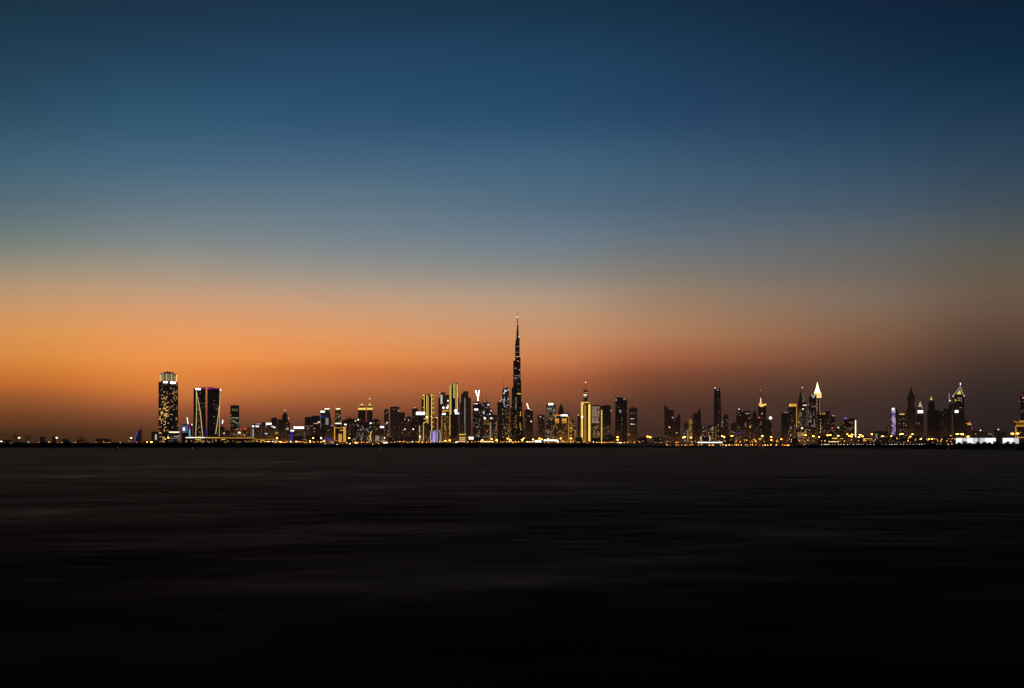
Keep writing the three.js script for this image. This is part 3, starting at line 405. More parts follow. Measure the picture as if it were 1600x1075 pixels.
{ const b = T('dotted_slab', 'wide dark slab scattered with small white windows below the onion domes', 5200, 555.6, 580.6, 659.6, { cat: 'building', mat: 'dark', style: 'grid' }).shaft(); b.windows(0.12, 'winCool', { sx: 5, sy: 5 }); b.windows(0.07, 'winWarm', { sx: 5, sy: 5 }); b.sign(572.6, 669.2, 576.2, 671, 'screen'); b.sign(577.6, 660.4, 581, 662, 'warmWhite'); }
{ const b = T('round_top_block', 'round-topped hazy block right of the onion-domed towers', 6000, 581.6, 593.4, 657.6, { mat: 'stone', cat: 'building', dep: 40 }).shaft(581.6, 593.4, 657.6, { roof: false }); b.dome(582, 593, 657.6, 654.4, 'bronze', { prof: [[1, 0], [0.93, 0.5], [0.7, 0.85], [0.1, 1]] }); b.windows(0.04, 'winWarm'); }
{
  const b = T('crescent_building', 'low building with glowing crescent on its left corner', 4900, 577.6, 587, 673, { cat: 'building', mat: 'dark', dep: 30 }).shaft(578.6, 587, 672.6, { roof: false }); const P = [[581.2, 673.2], [579.6, 676], [578.7, 679.4], [578.6, 683], [579.2, 686.4], [580.4, 689.4]]; for (let i = 0; i + 1 < P.length; i++) b.line(...P[i], ...P[i + 1], i === 0 || i === 4 ? 0.7 : 1, 'paleGold', 'crescent_light');
}
{ const b = T('lit_column_building', 'low building with white lit columns and white sign right of the crescent', 4950, 586.6, 600, 671, { cat: 'building', mat: 'dark', dep: 30 }).shaft(586.6, 591.8, 676).shaft(592, 600, 669.6); for (const x of [587, 588.8, 590.6]) b.strip(x, 681, x + 0.9, 689, 'dimWhite', 'lit_column'); b.sign(594, 666, 600, 668.4, 'whiteSign'); b.windows(0.8, 'winDim', { x0: 592, x1: 598.4, y0: 679, y1: 690, sx: 6, sy: 5.4, even: 1, flanks: false }); b.dot(600.8, 684, 3, 'beacon', 'wall_light'); b.strip(598.8, 691.2, 606, 692.6, 'whiteSign', 'lit_canopy'); }
{ const b = T('slim_tower', 'slim dark tower with a few white windows left of the flat-topped tower', 6100, 600, 607.4, 639, { mat: 'bronze' }).shaft(600, 607.4, 641).shaft(601.4, 606.2, 639, { bottom: 641, roof: false }); b.windows(0.05, 'winCool'); b.dot(604.8, 660.6, 3, 'beacon', 'wall_light'); }
{ const b = T('flat_top_tower', 'flat-topped dark tower with lights under its roof edge', 6000, 609.6, 624, 636, { mat: 'stone', style: 'fin' }).shaft(609.6, 624, 636); b.windows(0.6, 'winDim', { x0: 613, x1: 620, y0: 637, y1: 640.5, flanks: false }); b.windows(0.02, 'winDim'); b.dot(622.8, 641.6, 2, 'beacon', 'wall_light'); }
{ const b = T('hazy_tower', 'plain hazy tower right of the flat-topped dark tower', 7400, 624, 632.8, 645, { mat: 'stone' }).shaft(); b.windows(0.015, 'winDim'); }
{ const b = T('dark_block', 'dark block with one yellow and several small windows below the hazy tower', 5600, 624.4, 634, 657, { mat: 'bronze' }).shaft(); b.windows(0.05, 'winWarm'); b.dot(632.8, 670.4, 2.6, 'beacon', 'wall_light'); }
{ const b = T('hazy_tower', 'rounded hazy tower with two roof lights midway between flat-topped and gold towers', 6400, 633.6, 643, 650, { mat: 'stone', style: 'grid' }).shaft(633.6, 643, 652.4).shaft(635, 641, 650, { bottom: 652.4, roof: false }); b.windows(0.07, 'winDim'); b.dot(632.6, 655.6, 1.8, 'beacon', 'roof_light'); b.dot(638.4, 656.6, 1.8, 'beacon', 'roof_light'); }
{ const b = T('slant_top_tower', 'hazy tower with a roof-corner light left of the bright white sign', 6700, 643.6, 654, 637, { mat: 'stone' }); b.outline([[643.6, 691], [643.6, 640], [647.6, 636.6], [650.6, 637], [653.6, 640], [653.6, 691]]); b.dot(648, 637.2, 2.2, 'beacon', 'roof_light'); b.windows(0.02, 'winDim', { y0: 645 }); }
{ const b = T('peaked_block', 'black peaked block with single white lamp left of the big sign building', 5400, 642.4, 651.6, 655, { mat: 'dark' }); b.outline([[642.4, 691], [642.4, 661], [645, 656], [647.4, 654], [651.6, 659], [651.6, 691]]); b.dot(645.6, 670.6, 3.2, 'beacon', 'wall_light'); b.windows(0.04, 'winWarm', { y0: 664 }); }
{ const b = T('sign_building', 'hazy glass building under a large white sign left of the gold towers', 5700, 650.4, 664.2, 648.6, { mat: 'blue', style: 'fin' }).shaft(); b.sign(650.2, 643.6, 664, 648.2, 'whiteSign'); b.windows(0.012, 'winCool'); b.dot(652, 657.6, 2, 'redDim', 'warning_light'); }

// ---------------------------------------------------------------- centre: gold towers to the tallest spire
{
  const b = T('gold_striped_tower', 'wide tower with bright gold verticals beside the big white sign', 6100, 658.6, 671.4, 616.4, { mat: 'dark', style: 'fin' }).shaft(661.4, 671.4, 616.4).shaft(658.6, 661.4, 623, { dep: 30 });
  b.strip(662.4, 616, 663.4, 651, 'gold'); b.strip(666.4, 616, 667.2, 660, 'paleGold'); b.strip(668.4, 618, 669.3, 662, 'gold'); b.strip(660.4, 617, 663.4, 618.4, 'paleGold', 'light_bar', 0.9); b.strip(660, 622.4, 663, 623.6, 'gold', 'light_bar', 0.9); b.strip(660.4, 636, 663, 637, 'gold', 'light_bar', 0.9); b.dot(667, 652, 7, 'warmWhite', 'flood_lamp'); b.windows(0.03, 'winWarm', { y0: 640 });
}
{
  const b = T('gold_ladder_tower', 'narrow tower with gold vertical line and ladder-like rungs', 6120, 671.6, 678, 616.4, { mat: 'bronze' }).shaft();
  b.strip(674, 615.8, 675, 673, 'paleGold'); b.strip(672, 617, 678, 618.2, 'gold', 'light_bar', 0.9); for (const y of [622.6, 629.6, 636.6, 644.2, 652, 659, 666]) b.strip(675, y, 677.6, y + 1.2, 'gold', 'light_bar', 0.9); b.strip(672, 650, 674, 651.2, 'gold', 'light_bar', 0.9); b.strip(677.6, 617, 678.2, 650, 'deepGold');
}
{ const b = T('brown_stepped_block', 'brown stepped block edged by one gold line below the gold towers', 5500, 661.4, 672, 660, { mat: 'bronze', style: 'grid' }).shaft(661.4, 666.4, 661).shaft(666.6, 672, 665); b.line(661.6, 688.5, 661.6, 661, 0.8, 'gold'); b.line(661.6, 660.6, 666, 659.4, 0.9, 'paleGold'); b.sign(662, 653.6, 667, 655.4, 'deepGold'); b.windows(0.08, 'winDim'); }
{ const b = T('small_dark_block', 'dark block with broken gold line on its left edge', 5000, 654.8, 661.2, 668, { mat: 'dark', cat: 'building' }).shaft(); b.strip(655, 665, 656, 676, 'gold'); b.strip(655, 678.4, 656, 691, 'paleGold'); b.dot(656.4, 682.6, 3, 'beacon', 'wall_light'); b.windows(0.15, 'winDim'); }
{ const b = T('narrow_block', 'narrow dark block capped by bent gold line above the violet building', 5800, 679, 684.4, 653, { mat: 'bronze' }).shaft(); b.strip(683, 652, 683.9, 672, 'deepGold'); b.strip(680.2, 651.8, 684, 653, 'paleGold', 'light_bar', 0.8); b.windows(0.03, 'winDim'); }
{
  const b = T('violet_barrel_building', 'barrel-shaped building with white ribs and violet glow', 4600, 672.2, 688.4, 672.5, { cat: 'building', mat: 'dark', dep: 26 });
  for (const [x0, x1] of [[672.2, 680.2], [680.4, 688.4]]) { const cx = b.lx((x0 + x1) / 2), r = (x1 - x0) / 2 / F * 4600, H = b.ly(672.6), m = new MB(); m.lathe(cx, 0, [[r * 0.82, 0], [r * 0.97, H * 0.35], [r, H * 0.65], [r * 0.9, H * 0.92], [r * 0.6, H]], 14, 1, 0.9); b.part(m, 'barrel', 'dark'); }
  for (const [x, k] of [[672.6, -0.3], [677.3, 0], [679.9, 0.2], [683.2, 0], [687.9, 0.3]]) { b.line(x - k, 691, x, 680, 0.6, 'ribWhite', 'lit_rib'); b.line(x, 680, x - k * 2.4, 673.4, 0.6, 'ribWhite', 'lit_rib'); }
  for (const [x0, x1, m] of [[674, 676.6, 'purple'], [678, 679.4, 'violet'], [681.2, 682.8, 'purple']]) b.strip(x0, 674.8, x1, 691, m, 'light_panel', 0.1); b.line(673, 673.6, 676, 672.2, 0.6, 'dimWhite', 'lit_rib'); b.line(684, 672, 687.6, 673.4, 0.6, 'dimWhite', 'lit_rib'); b.line(679, 673.2, 682, 672.6, 0.8, 'dimWhite', 'lit_rib');
}
{
  const b = T('lettered_tower', 'dark tower with white vertical lettering and two round white lamps', 6300, 684.6, 703, 613.6, { mat: 'stone', style: 'fin' }).shaft(684.8, 687.2, 622, { dep: 20 }).shaft(687.4, 696, 613.6).shaft(696.2, 703, 617.4, { dep: 36 });
  const font = await new FontLoader().loadAsync('fonts/droid/droid_sans_bold.typeface.json'), s = 11.5, g = new TextGeometry('DAMAC', { font, size: s, depth: 0.8, curveSegments: 3 }); g.computeBoundingBox(); g.rotateZ(-Math.PI / 2); g.computeBoundingBox();
  const bb = g.boundingBox, L = (631.4 - 617.6) / F * 6300, k = L / (bb.max.y - bb.min.y); g.scale(k, k, 1); g.computeBoundingBox(); g.translate(b.lx(688.4) - g.boundingBox.min.x, b.ly(631.4) - g.boundingBox.min.y, b.front + 0.6);
  const t = new THREE.Mesh(g, M.letters); t.name = 'sign_lettering'; b.t.add(t);
  for (const [x, y] of [[692.9, 637], [698.8, 637]]) b.dot(x, y, 6.5, 'whiteSign', 'round_lamp'); b.strip(699.4, 632, 700.6, 637, 'warmWhite'); b.dot(699.8, 626.2, 4.5, 'beacon', 'roof_light'); b.dot(687.4, 614, 2, 'beacon', 'beacon_light'); b.windows(0.02, 'winWarm');
}
{
  const b = T('golden_brown_block', 'golden-brown block glowing with small windows below the lettered tower', 5600, 689, 702.2, 641.6, { mat: 'sand', style: 'grid' }).shaft(690.6, 701.6, 641.6).shaft(689, 690.6, 649, { roof: false, dep: 30 }).shaft(701.6, 702.4, 649, { roof: false, dep: 30 });
  b.strip(691, 640.8, 701.4, 642.6, 'deepGold', 'roof_light_strip'); b.strip(691, 642.8, 696, 644, 'amber'); b.sign(691, 645.6, 696.2, 648, 'whiteSign'); b.windows(0.34, 'winGold', { y0: 649, sx: 4.4, sy: 4.6, size: 0.8 }); b.windows(0.1, 'winWarm', { y0: 649 }); b.strip(690, 649, 690.6, 688, 'amber'); b.strip(695.4, 664, 696, 672, 'gold');
}
{
  const b = T('tall_gold_tower', 'tallest gold striped tower with four glowing vertical bands', 6000, 702.4, 717.2, 598.6, { mat: 'bronze', style: 'fin' }).shaft(704.6, 715, 598.6, { chamfer: 0.1 }).shaft(702.4, 717, 601.6, { dep: 34, chamfer: 0.1 });
  b.strip(702.2, 602, 702.8, 650, 'gold'); b.strip(703.9, 601.4, 704.9, 648, 'paleGold'); b.strip(702.5, 650, 703.4, 679.5, 'gold'); b.strip(708.7, 598.2, 709.9, 622, 'paleGold'); b.strip(707, 603, 708, 604, 'gold', 'light_bar', 0.9); b.strip(711.8, 599, 712.5, 640, 'gold'); b.strip(713.8, 600, 714.9, 642, 'paleGold'); b.strip(716.2, 602, 716.9, 621, 'amber'); b.strip(705.4, 598.2, 706.2, 601.2, 'gold');
  b.dot(712.2, 642, 9, 'whiteSign', 'flood_lamp'); b.sign(711, 645, 717, 647, 'whiteSign'); b.dot(701.9, 679.2, 3, 'winOrange', 'wall_light'); b.windows(0.05, 'winDim', { y0: 648 });
}
{ const b = T('stepped_tower', 'plain stepped grey tower with pale vertical sheen right of the tall gold tower', 6500, 718.2, 735.8, 612, { mat: 'grey', style: 'fin' }).shaft(723.4, 731.8, 612).shaft(720.4, 723.4, 615.6, { dep: 40 }).shaft(731.8, 735.8, 622, { dep: 40 }).shaft(718.2, 720.4, 630, { dep: 30 }); b.strip(725.6, 622, 727, 660, 'faint', 'vertical_glow'); b.strip(726.2, 660, 727, 682, 'faint', 'vertical_glow'); b.windows(0.012, 'winDim'); }  // faint glowing uprights stand in for a pale reflection on the front
{ const b = T('lit_pavilion', 'warm lit pavilion with glowing roof bar below the grey stepped tower', 4300, 717, 729.4, 678.6, { cat: 'building', mat: 'sand', dep: 30 }).shaft(717.4, 727.4, 678.8); b.strip(717.2, 678.2, 727.6, 679.6, 'gold', 'roof_light_strip', 0.8); for (let k = 0; k < 4; k++) for (let r = 0; r < 3; r++) b.strip(718 + k * 2.4, 682.6 + r * 2.8, 719.7 + k * 2.4, 684.8 + r * 2.8, (k + r) % 3 ? 'winDim' : 'gold', 'lit_window'); }
{ const b = T('bright_box_building', 'small bright yellow-white lit box building right of the lit pavilion', 4200, 731.4, 741, 681.6, { cat: 'building', mat: 'dark', dep: 24 }).shaft(731.4, 741, 681.8); b.strip(732, 682.6, 740, 684, 'warmWhite', 'lit_panel'); for (const x of [732.8, 735.4, 738]) b.strip(x, 684.2, x + 1.6, 687, 'warmWhite', 'lit_panel'); }
{
  const b = T('white_lit_tower', 'dark tower with cool white bars under lit cranes', 6000, 739, 751, 628, { mat: 'dark', style: 'grid' }).shaft(740.6, 749, 628).shaft(739, 740.6, 633, { dep: 34 }).shaft(749, 751, 631, { dep: 34 }); b.sign(741.2, 630.2, 746.6, 631.4, 'coolSign'); b.sign(741, 638.6, 747, 641, 'whiteSign'); b.windows(0.1, 'winCool', { y0: 642, y1: 668 }); b.windows(0.5, 'winDim', { x0: 746, x1: 749.6, y0: 652, y1: 684, sx: 5, flanks: false }); b.windows(0.05, 'winCool', { y0: 668 });
}
crane('white lit tower crane with raised jib above the cool white barred tower', 6030, 746.4, 628, 618, [[-2.8, 7.4]], [[-2.9, 7], [-2.3, 4.6], [-1, 1.2], [0, -3.4], [0.2, -7]].map((a) => [...a, 3.4]));
crane('second lit crane leaning right above the cool white barred tower', 6060, 747.2, 628, 620, [[1.2, 10]], [[1.1, 9.6], [0.8, 7], [0.4, 4.2], [0, 1]].map((a) => [...a, 3.2]));
{
  const b = T('white_dotted_tower', 'stepped dark tower with two thin masts and cool white lights near its top', 6200, 750.6, 777, 629, { mat: 'blue', style: 'grid' }).shaft(751.2, 758, 629.6).shaft(758.2, 764.6, 629).shaft(764.8, 769.6, 639.6, { dep: 40 }).shaft(769.8, 776.6, 648.6, { dep: 36 });
  b.mast(753.4, 607, 629, 0.7); b.mast(760.3, 612, 629, 0.9); b.windows(0.5, 'winCool', { x0: 752, x1: 757.6, y0: 630, y1: 634, flanks: false }); b.windows(0.4, 'winCool', { x0: 758.4, x1: 764, y0: 631, y1: 637, flanks: false }); b.dot(763, 632.4, 5, 'coolSign', 'roof_light'); b.dot(755.6, 645, 4, 'coolSign', 'wall_light'); b.dot(767.6, 641.8, 4, 'coolSign', 'roof_light'); b.dot(765.4, 647, 4, 'coolSign', 'wall_light'); b.windows(0.08, 'winCool', { x0: 751, x1: 764, y0: 637 }); b.strip(756.4, 641, 757, 648, 'dimWhite'); b.windows(0.06, 'winWarm', { x0: 765, x1: 776, y0: 651 });
}
{ const b = T('gold_cluster_building', 'dark block with golden cluster of lights and two round lamps', 5400, 755, 770, 656, { mat: 'dark', cat: 'building' }).shaft(755, 765.6, 656).shaft(765.8, 770, 659); b.dot(757.6, 653.6, 6, 'warmWhite', 'round_lamp'); b.dot(767.6, 653.4, 5, 'warmWhite', 'round_lamp'); b.windows(0.7, 'winGold', { x0: 755.6, x1: 765, y0: 655.4, y1: 663, sx: 5, flanks: false }); b.dot(761, 673, 4, 'redDim', 'warning_light'); b.strip(765.4, 660, 767.4, 686, 'faint', 'vertical_glow'); b.windows(0.05, 'winDim', { y0: 664 }); b.strip(756, 681.8, 764, 682.6, 'faint'); }
{ const b = T('golden_edge_block', 'dark block edged by dotted gold windows left of the slanted tower', 5700, 767.8, 776.6, 655, { mat: 'bronze' }).shaft(); b.windows(0.8, 'winGold', { x0: 773.6, x1: 776.4, y0: 658, sx: 6, sy: 6, even: 1, flanks: false }); b.windows(0.06, 'winDim'); }
{ const b = T('slanted_tower', 'dark tower with slanted top and sparkling white lights left of the tallest spire', 6100, 777, 796.4, 605.4, { mat: 'blue', style: 'grid' }); b.outline([[784.6, 691], [784.6, 613], [785.8, 608], [789, 606.4], [794.8, 605.2], [795.6, 625], [796.4, 650], [796.4, 691]]); b.shaft(777, 784.4, 629, { dep: 46 }); b.mast(786.4, 595, 609, 0.9); b.mast(779.6, 617, 629, 0.6);
  for (const [x, y, r] of [[789.6, 610, 4.6], [793.8, 609.2, 3.2], [787.6, 614.6, 4], [791, 611.4, 3], [788.6, 612, 3.2], [794.4, 623.4, 2.4], [781.4, 626.4, 2.6], [784.4, 624, 2.4]]) b.dot(x, y, r, 'coolSign', 'roof_light'); b.windows(0.55, 'winCool', { x0: 786.6, x1: 789.4, y0: 621, y1: 634, sx: 5, flanks: false }); b.windows(0.14, 'winCool', { x0: 785, x1: 796, y0: 618, y1: 640, flanks: false }); b.windows(0.14, 'winWarm', { x0: 784.6, x1: 796, y0: 636, flanks: false }); b.windows(0.03, 'winDim', { x0: 777, x1: 784, y0: 632, flanks: false }); }
{
  // the tallest tower: stepped tube wings round a core, needle spire
  const D = 6400, b = T('tallest_spire_tower', 'tallest stepped tower with needle spire at the centre of the skyline', D, 796, 818, 506, { mat: 'glass', dep: 74 }), f = b.front = 0;
  const u = D / F, tube = (px, z, r0, top, nm = 'wing_tube') => { const m = new MB(), y = b.ly(top), r = r0 * u; m.lathe(b.lx(px), z, [[r, 0], [r, y - 3], [r * 0.9, y]], 14); b.part(m, nm, 'glass'); const q = new MB(); for (let a = 8; a < y - 2; a += Math.max(8, y / 50)) q.lathe(b.lx(px), z, [[r + 0.5, a - 0.5], [r + 0.5, a + 0.5]], 14); for (let k = 0; k < 14; k++) { const an = k / 14 * 6.283; q.box(b.lx(px) + (r + 0.2) * Math.cos(an), y / 2, z + (r + 0.2) * Math.sin(an), 0.5, y - 4, 0.5); } b.part(q, 'facade_fin', 'metal', 'stuff'); };
  tube(807.9, 0, 2.4, 530, 'core_tube'); tube(808.6, -8, 1.7, 516); tube(808.9, -4, 1.15, 507, 'core_tube');
  for (const [px, z, r, top] of [[806.9, 6, 1.9, 537], [804.9, 10, 2.9, 563], [802.4, 8, 2.9, 605], [800.4, 6, 2.9, 637], [798.6, 4, 2.6, 665], [809.9, 4, 1.9, 527], [810.6, 8, 2.7, 557], [811.5, 12, 2.9, 593], [813, 14, 2.9, 628], [814.6, 12, 2.8, 652], [816, 8, 2.4, 670], [808, 26, 3.2, 600], [808, 40, 3.2, 642], [808, 52, 3, 672]]) tube(px, z, r, top);
  const s = new MB(); s.lathe(b.lx(808.5), -4, [[1.15 * u, b.ly(507.4)], [0.8 * u, b.ly(505.8)], [0.7 * u, b.ly(501)], [0.5 * u, b.ly(497)], [0.42 * u, b.ly(494)], [0.3 * u, b.ly(488)], [0.12 * u, b.ly(481.5)]], 10); b.part(s, 'spire', 'metal');
  b.front = 16; const dot = (x, y, r, m) => b.dot(x, y, r, m, 'facade_light'); dot(808.5, 494.6, 4, 'warmWhite'); dot(808.5, 506.4, 1.6, 'beacon'); dot(810.4, 525.8, 2.6, 'warmWhite'); dot(808.3, 522, 1.4, 'dimWhite'); dot(808.9, 534, 1.4, 'winDim'); dot(811.5, 556.6, 2.6, 'gold'); dot(812, 577.6, 2.8, 'warmWhite'); dot(813, 625.8, 2.2, 'beacon'); b.front = 44; 
  for (const [x0, y0, x1, y1, m] of [[807.4, 541, 810.2, 541.8, 'dimWhite'], [807, 550, 810, 551, 'faint'], [806, 557, 809.4, 557.8, 'paleGold'], [808.4, 563.6, 810.8, 565, 'deepGold'], [803.4, 575, 808, 576, 'faint'], [804, 586.6, 812, 587.4, 'faint'], [803.6, 590.4, 807, 591.4, 'dimWhite'], [808.4, 590.4, 810, 591.4, 'faint'], [808.8, 599, 809.6, 600, 'dimWhite'], [808.2, 614.6, 813.6, 616, 'gold'], [805.6, 621, 806.4, 640, 'faint'], [813, 643, 813.8, 650, 'gold'], [812.2, 660, 813, 668, 'deepGold'], [810, 650, 810.6, 678, 'amber'], [813.2, 670, 814.4, 671.6, 'paleGold']]) b.strip(x0, y0, x1, y1, m, 'lit_window', 0);
  b.front = 56; b.windows(0.09, 'winGold', { x0: 799.6, x1: 815, y0: 636, y1: 690, sx: 6, sy: 6, flanks: false, size: 1.3 }); b.windows(0.34, 'winGold', { x0: 804.6, x1: 807, y0: 620, y1: 690, sx: 6, sy: 7, flanks: false, size: 1.3 }); b.windows(0.04, 'winWarm', { x0: 802, x1: 813, y0: 575, y1: 636, sx: 6, sy: 6, flanks: false }); b.windows(0.5, 'winGold', { x0: 796.4, x1: 799, y0: 650, y1: 690, sx: 6, sy: 6, flanks: false });
}
{ const b = T('crane_tower', 'dark blunt tower right of the tallest spire with lit crane on top', 5800, 819.4, 833, 640, { mat: 'bronze', style: 'grid' }).shaft(819.4, 832.6, 641).shaft(820.6, 830, 639.6, { bottom: 641, roof: false }); b.windows(0.02, 'winDim', { y0: 650 }); b.strip(824, 649.6, 828, 650.4, 'faint'); b.dot(830, 658.4, 3, 'beacon', 'wall_light'); b.dot(829.6, 640.6, 1.8, 'beacon', 'roof_light'); b.windows(0.5, 'winWarm', { x0: 819.4, x1: 821, y0: 652, y1: 690, sx: 7, sy: 8, flanks: false, size: 0.8 }); }
crane('lit luffing crane on the blunt tower right of the tallest spire', 5830, 826, 640, 637.4, [[-2.4, 7]], [[-2.4, 6.2], [-1.8, 4.4], [-1, 2], [0, -0.6]].map((a) => [...a, 2.2]));

// ---------------------------------------------------------------- right of the tallest spire
{ const b = T('plain_block', 'plain dim block left of the white-signed apartment tower', 6000, 840, 851, 648.8, { mat: 'stone', style: 'grid' }).shaft(); b.windows(0.08, 'winDim'); b.dot(844.4, 651, 2, 'beacon', 'wall_light'); }
{ const b = T('apartment_tower', 'apartment tower with white roof sign and scattered warm windows', 5500, 853, 868, 632.4, { mat: 'stone', style: 'grid' }).shaft(853, 868, 632.6); b.sign(857, 630, 864.4, 633, 'whiteSign'); b.windows(0.2, 'winWarm', { sx: 4.4 }); b.windows(0.06, 'winCool'); b.strip(856.6, 638, 857.6, 641.6, 'dimWhite', 'lit_window'); b.strip(865, 639, 866, 642.6, 'dimWhite', 'lit_window'); }
{ const b = T('cone_tower', 'dark cone-topped tower behind the gold palace block', 6800, 872, 881.4, 648, { mat: 'bronze' }).shaft(872.2, 881, 646, { roof: false }); b.dome(871.8, 881.6, 646, 630.4, 'bronze', { name: 'cone_roof', n: 8, prof: [[1, 0], [0.86, 0.3], [0.55, 0.6], [0.3, 0.82], [0.05, 1]] }); b.mast(875.6, 629, 631, 0.6); }
{ const b = T('turret_block', 'small dark turret rising behind the right end of the gold palace', 6400, 885, 888.6, 644, { mat: 'bronze' }).shaft(885, 888.6, 645, { roof: false }); b.mast(888.2, 636.4, 645, 0.7); b.dot(888.3, 636.6, 2, 'redDim', 'beacon_light', -8); }
{
  const b = T('gold_palace_block', 'broad golden block with lit cornice, white sign and two glowing niches', 5200, 866, 890, 648.8, { mat: 'sand', style: 'fin' }).shaft(866, 888, 648.8).shaft(888.2, 890, 652, { dep: 36, roof: false });
  b.strip(866, 648, 878, 649.4, 'deepGold', 'lit_cornice', 0.8); b.sign(876.4, 647.8, 886.8, 650.2, 'whiteSign'); b.strip(866.6, 650.6, 869.4, 651.8, 'dimWhite'); b.strip(885, 650.2, 888, 651.2, 'gold', 'lit_cornice', 0.8);
  for (const [x0, x1] of [[867.2, 873.2], [878, 885.6]]) { b.strip(x0, 654, x1, 657.4, 'deepGold', 'lit_niche', 0.2); for (let x = x0 + 0.4; x < x1 - 0.6; x += 1.6) b.strip(x, 657.4, x + 0.9, 661.4, 'amber', 'lit_niche', 0.2); }
  b.strip(888.4, 651.6, 889.2, 688, 'deepGold'); b.windows(0.16, 'winGold', { y0: 662, x1: 888, sy: 4.8 }); b.windows(0.05, 'winWarm', { y0: 662, x1: 888 });  // gold windows also stand in for floodlight on this front
}
{ const b = T('lit_arch_tower', 'small tower with glowing yellow arched front right of the gold palace', 5100, 890, 894.8, 656, { mat: 'sand', dep: 24 }); b.outline([[890, 691], [890, 662], [891.2, 658.4], [892.6, 656.6], [894.4, 660], [894.8, 668], [894.8, 691]]); b.windows(0.8, 'winGold', { y0: 656.6, sx: 4, sy: 4.4, flanks: false, inside: (x, y) => b.within(x, y) }); b.strip(890.4, 667.6, 894.2, 669, 'gold'); }
{ const b = T('twin_peak_block', 'dark block with sloping top and warm windows right of the glowing arch', 5600, 894, 900.4, 655, { mat: 'dark' }); b.outline([[893.4, 691], [893.4, 654], [896, 658], [899.6, 664], [900, 691]]); b.windows(0.3, 'winWarm', { y0: 660, sx: 4.4, inside: (x, y) => b.within(x, y) }); }
{ const b = T('slim_tower', 'slim plain tower just left of the gold clock-like tower', 6300, 902.8, 908, 650, { mat: 'stone' }).shaft(); b.dot(903.6, 648.4, 2.4, 'beacon', 'roof_light'); b.windows(0.06, 'winDim', { y0: 680 }); }
{
  const b = T('gold_mast_tower', 'gold lit tower with tall mast and pale glowing corner bands', 5600, 907.4, 923.2, 631.6, { mat: 'bronze', style: 'fin' }).shaft(907.6, 923, 631.6, { roof: false }); b.shaft(908.4, 920.4, 627.4, { bottom: 631.6, roof: false, dep: 40 }); b.shaft(911.4, 919.2, 610.4, { bottom: 627.4, dep: 28, style: 'band' });
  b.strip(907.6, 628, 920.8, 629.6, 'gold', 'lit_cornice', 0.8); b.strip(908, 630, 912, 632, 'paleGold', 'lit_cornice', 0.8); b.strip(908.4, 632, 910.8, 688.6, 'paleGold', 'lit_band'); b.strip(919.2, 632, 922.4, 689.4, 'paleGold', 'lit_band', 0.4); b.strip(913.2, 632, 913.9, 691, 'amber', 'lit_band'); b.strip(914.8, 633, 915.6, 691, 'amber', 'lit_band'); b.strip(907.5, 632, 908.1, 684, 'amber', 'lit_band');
  b.strip(911.8, 616.4, 916.8, 617.8, 'warmWhite', 'light_bar', 1); b.strip(912, 618.8, 916, 620, 'dimWhite', 'light_bar', 1); b.strip(912, 613, 918.6, 613.8, 'amber', 'light_bar', 1); b.windows(0.25, 'winDim', { x0: 912, x1: 919, y0: 611, y1: 626, sx: 4, sy: 4, flanks: false }); b.mast(915.2, 597, 611, 1.3, 'white'); b.dot(915.2, 597, 2.6, 'beacon', 'beacon_light', -22); b.dot(909.5, 651.4, 6, 'whiteSign', 'flood_lamp'); b.dot(920.8, 682.6, 6, 'paleGold', 'flood_lamp');
}
{
  const b = T('pale_lit_tower', 'tower with pale pinkish flood-lit upper half and dotted lower half', 5900, 924, 937.4, 633.4, { mat: 'white', style: 'grid' }).shaft(924, 937.2, 633.4);
  const cols = 5; for (let r = 0; r < 7; r++) for (let k = 0; k < cols; k++) if (!((r === 1 && k === 3) || (r === 5 && k === 4) || (r === 3 && k === 3 && r > 9))) b.strip(924.8 + k * 2.4, 635 + r * 3.8, 926.9 + k * 2.4, 638.2 + r * 3.8, ['litStone', 'litStoneB', 'litStoneC'][(r * 7 + k * 3 + (r * k) % 4) % 3], 'lit_panel', 0.1);  // glowing panels stand in for floodlight on the upper wall
  b.windows(0.3, 'winWarm', { y0: 663, sx: 4.4, sy: 5, flanks: false }); b.windows(0.5, 'winWarm', { x0: 928, x1: 933, y0: 634, y1: 650, sx: 5, sy: 6, flanks: false, size: 0.8 });
}
{ const b = T('gold_edged_block', 'dark bluish block with one dotted gold edge strip on its left', 5700, 938, 955, 633.6, { mat: 'blue', style: 'fin' }).shaft(940.8, 954.4, 633.8).shaft(938, 940.8, 640, { dep: 40, roof: false }); for (let y = 640.6; y < 689; y += 4.4) b.strip(939.2, y, 941, y + 3.8, 'gold', 'light_panel', 0.6); b.strip(938, 634, 941, 640, 'bronze', 'corner_pier', -6, 8); b.windows(0.12, 'winDim', { x0: 942, y0: 662, sx: 4.4 }); b.dot(954.6, 641.6, 2.2, 'winCool', 'wall_light'); }
crane('thin slanted crane above the dark bluish block', 5760, 948, 633.6, 632, [[-5, 9]]);
{ const b = T('tall_dark_tower', 'tall dark flat-topped tower in two offset halves with a leaning crane', 5900, 961.4, 980, 621.6, { mat: 'dark', style: 'fin' }).shaft(961.4, 974, 621.6).shaft(974.2, 979.8, 625.4, { dep: 40 }); b.sign(962, 623.4, 963.4, 626.4, 'dimWhite'); b.sign(974.6, 622.4, 975.6, 625, 'dimWhite'); b.windows(0.7, 'winCool', { x0: 967.6, x1: 971, y0: 640, y1: 643.6, sx: 4, flanks: false }); b.windows(0.16, 'winDim', { x0: 970, x1: 973, y0: 650, y1: 674, flanks: false }); b.windows(0.02, 'winDim'); }
crane('leaning crane rising from the left roof corner of the tall dark tower', 5950, 961, 621, 619, [[-3.4, 11]]);
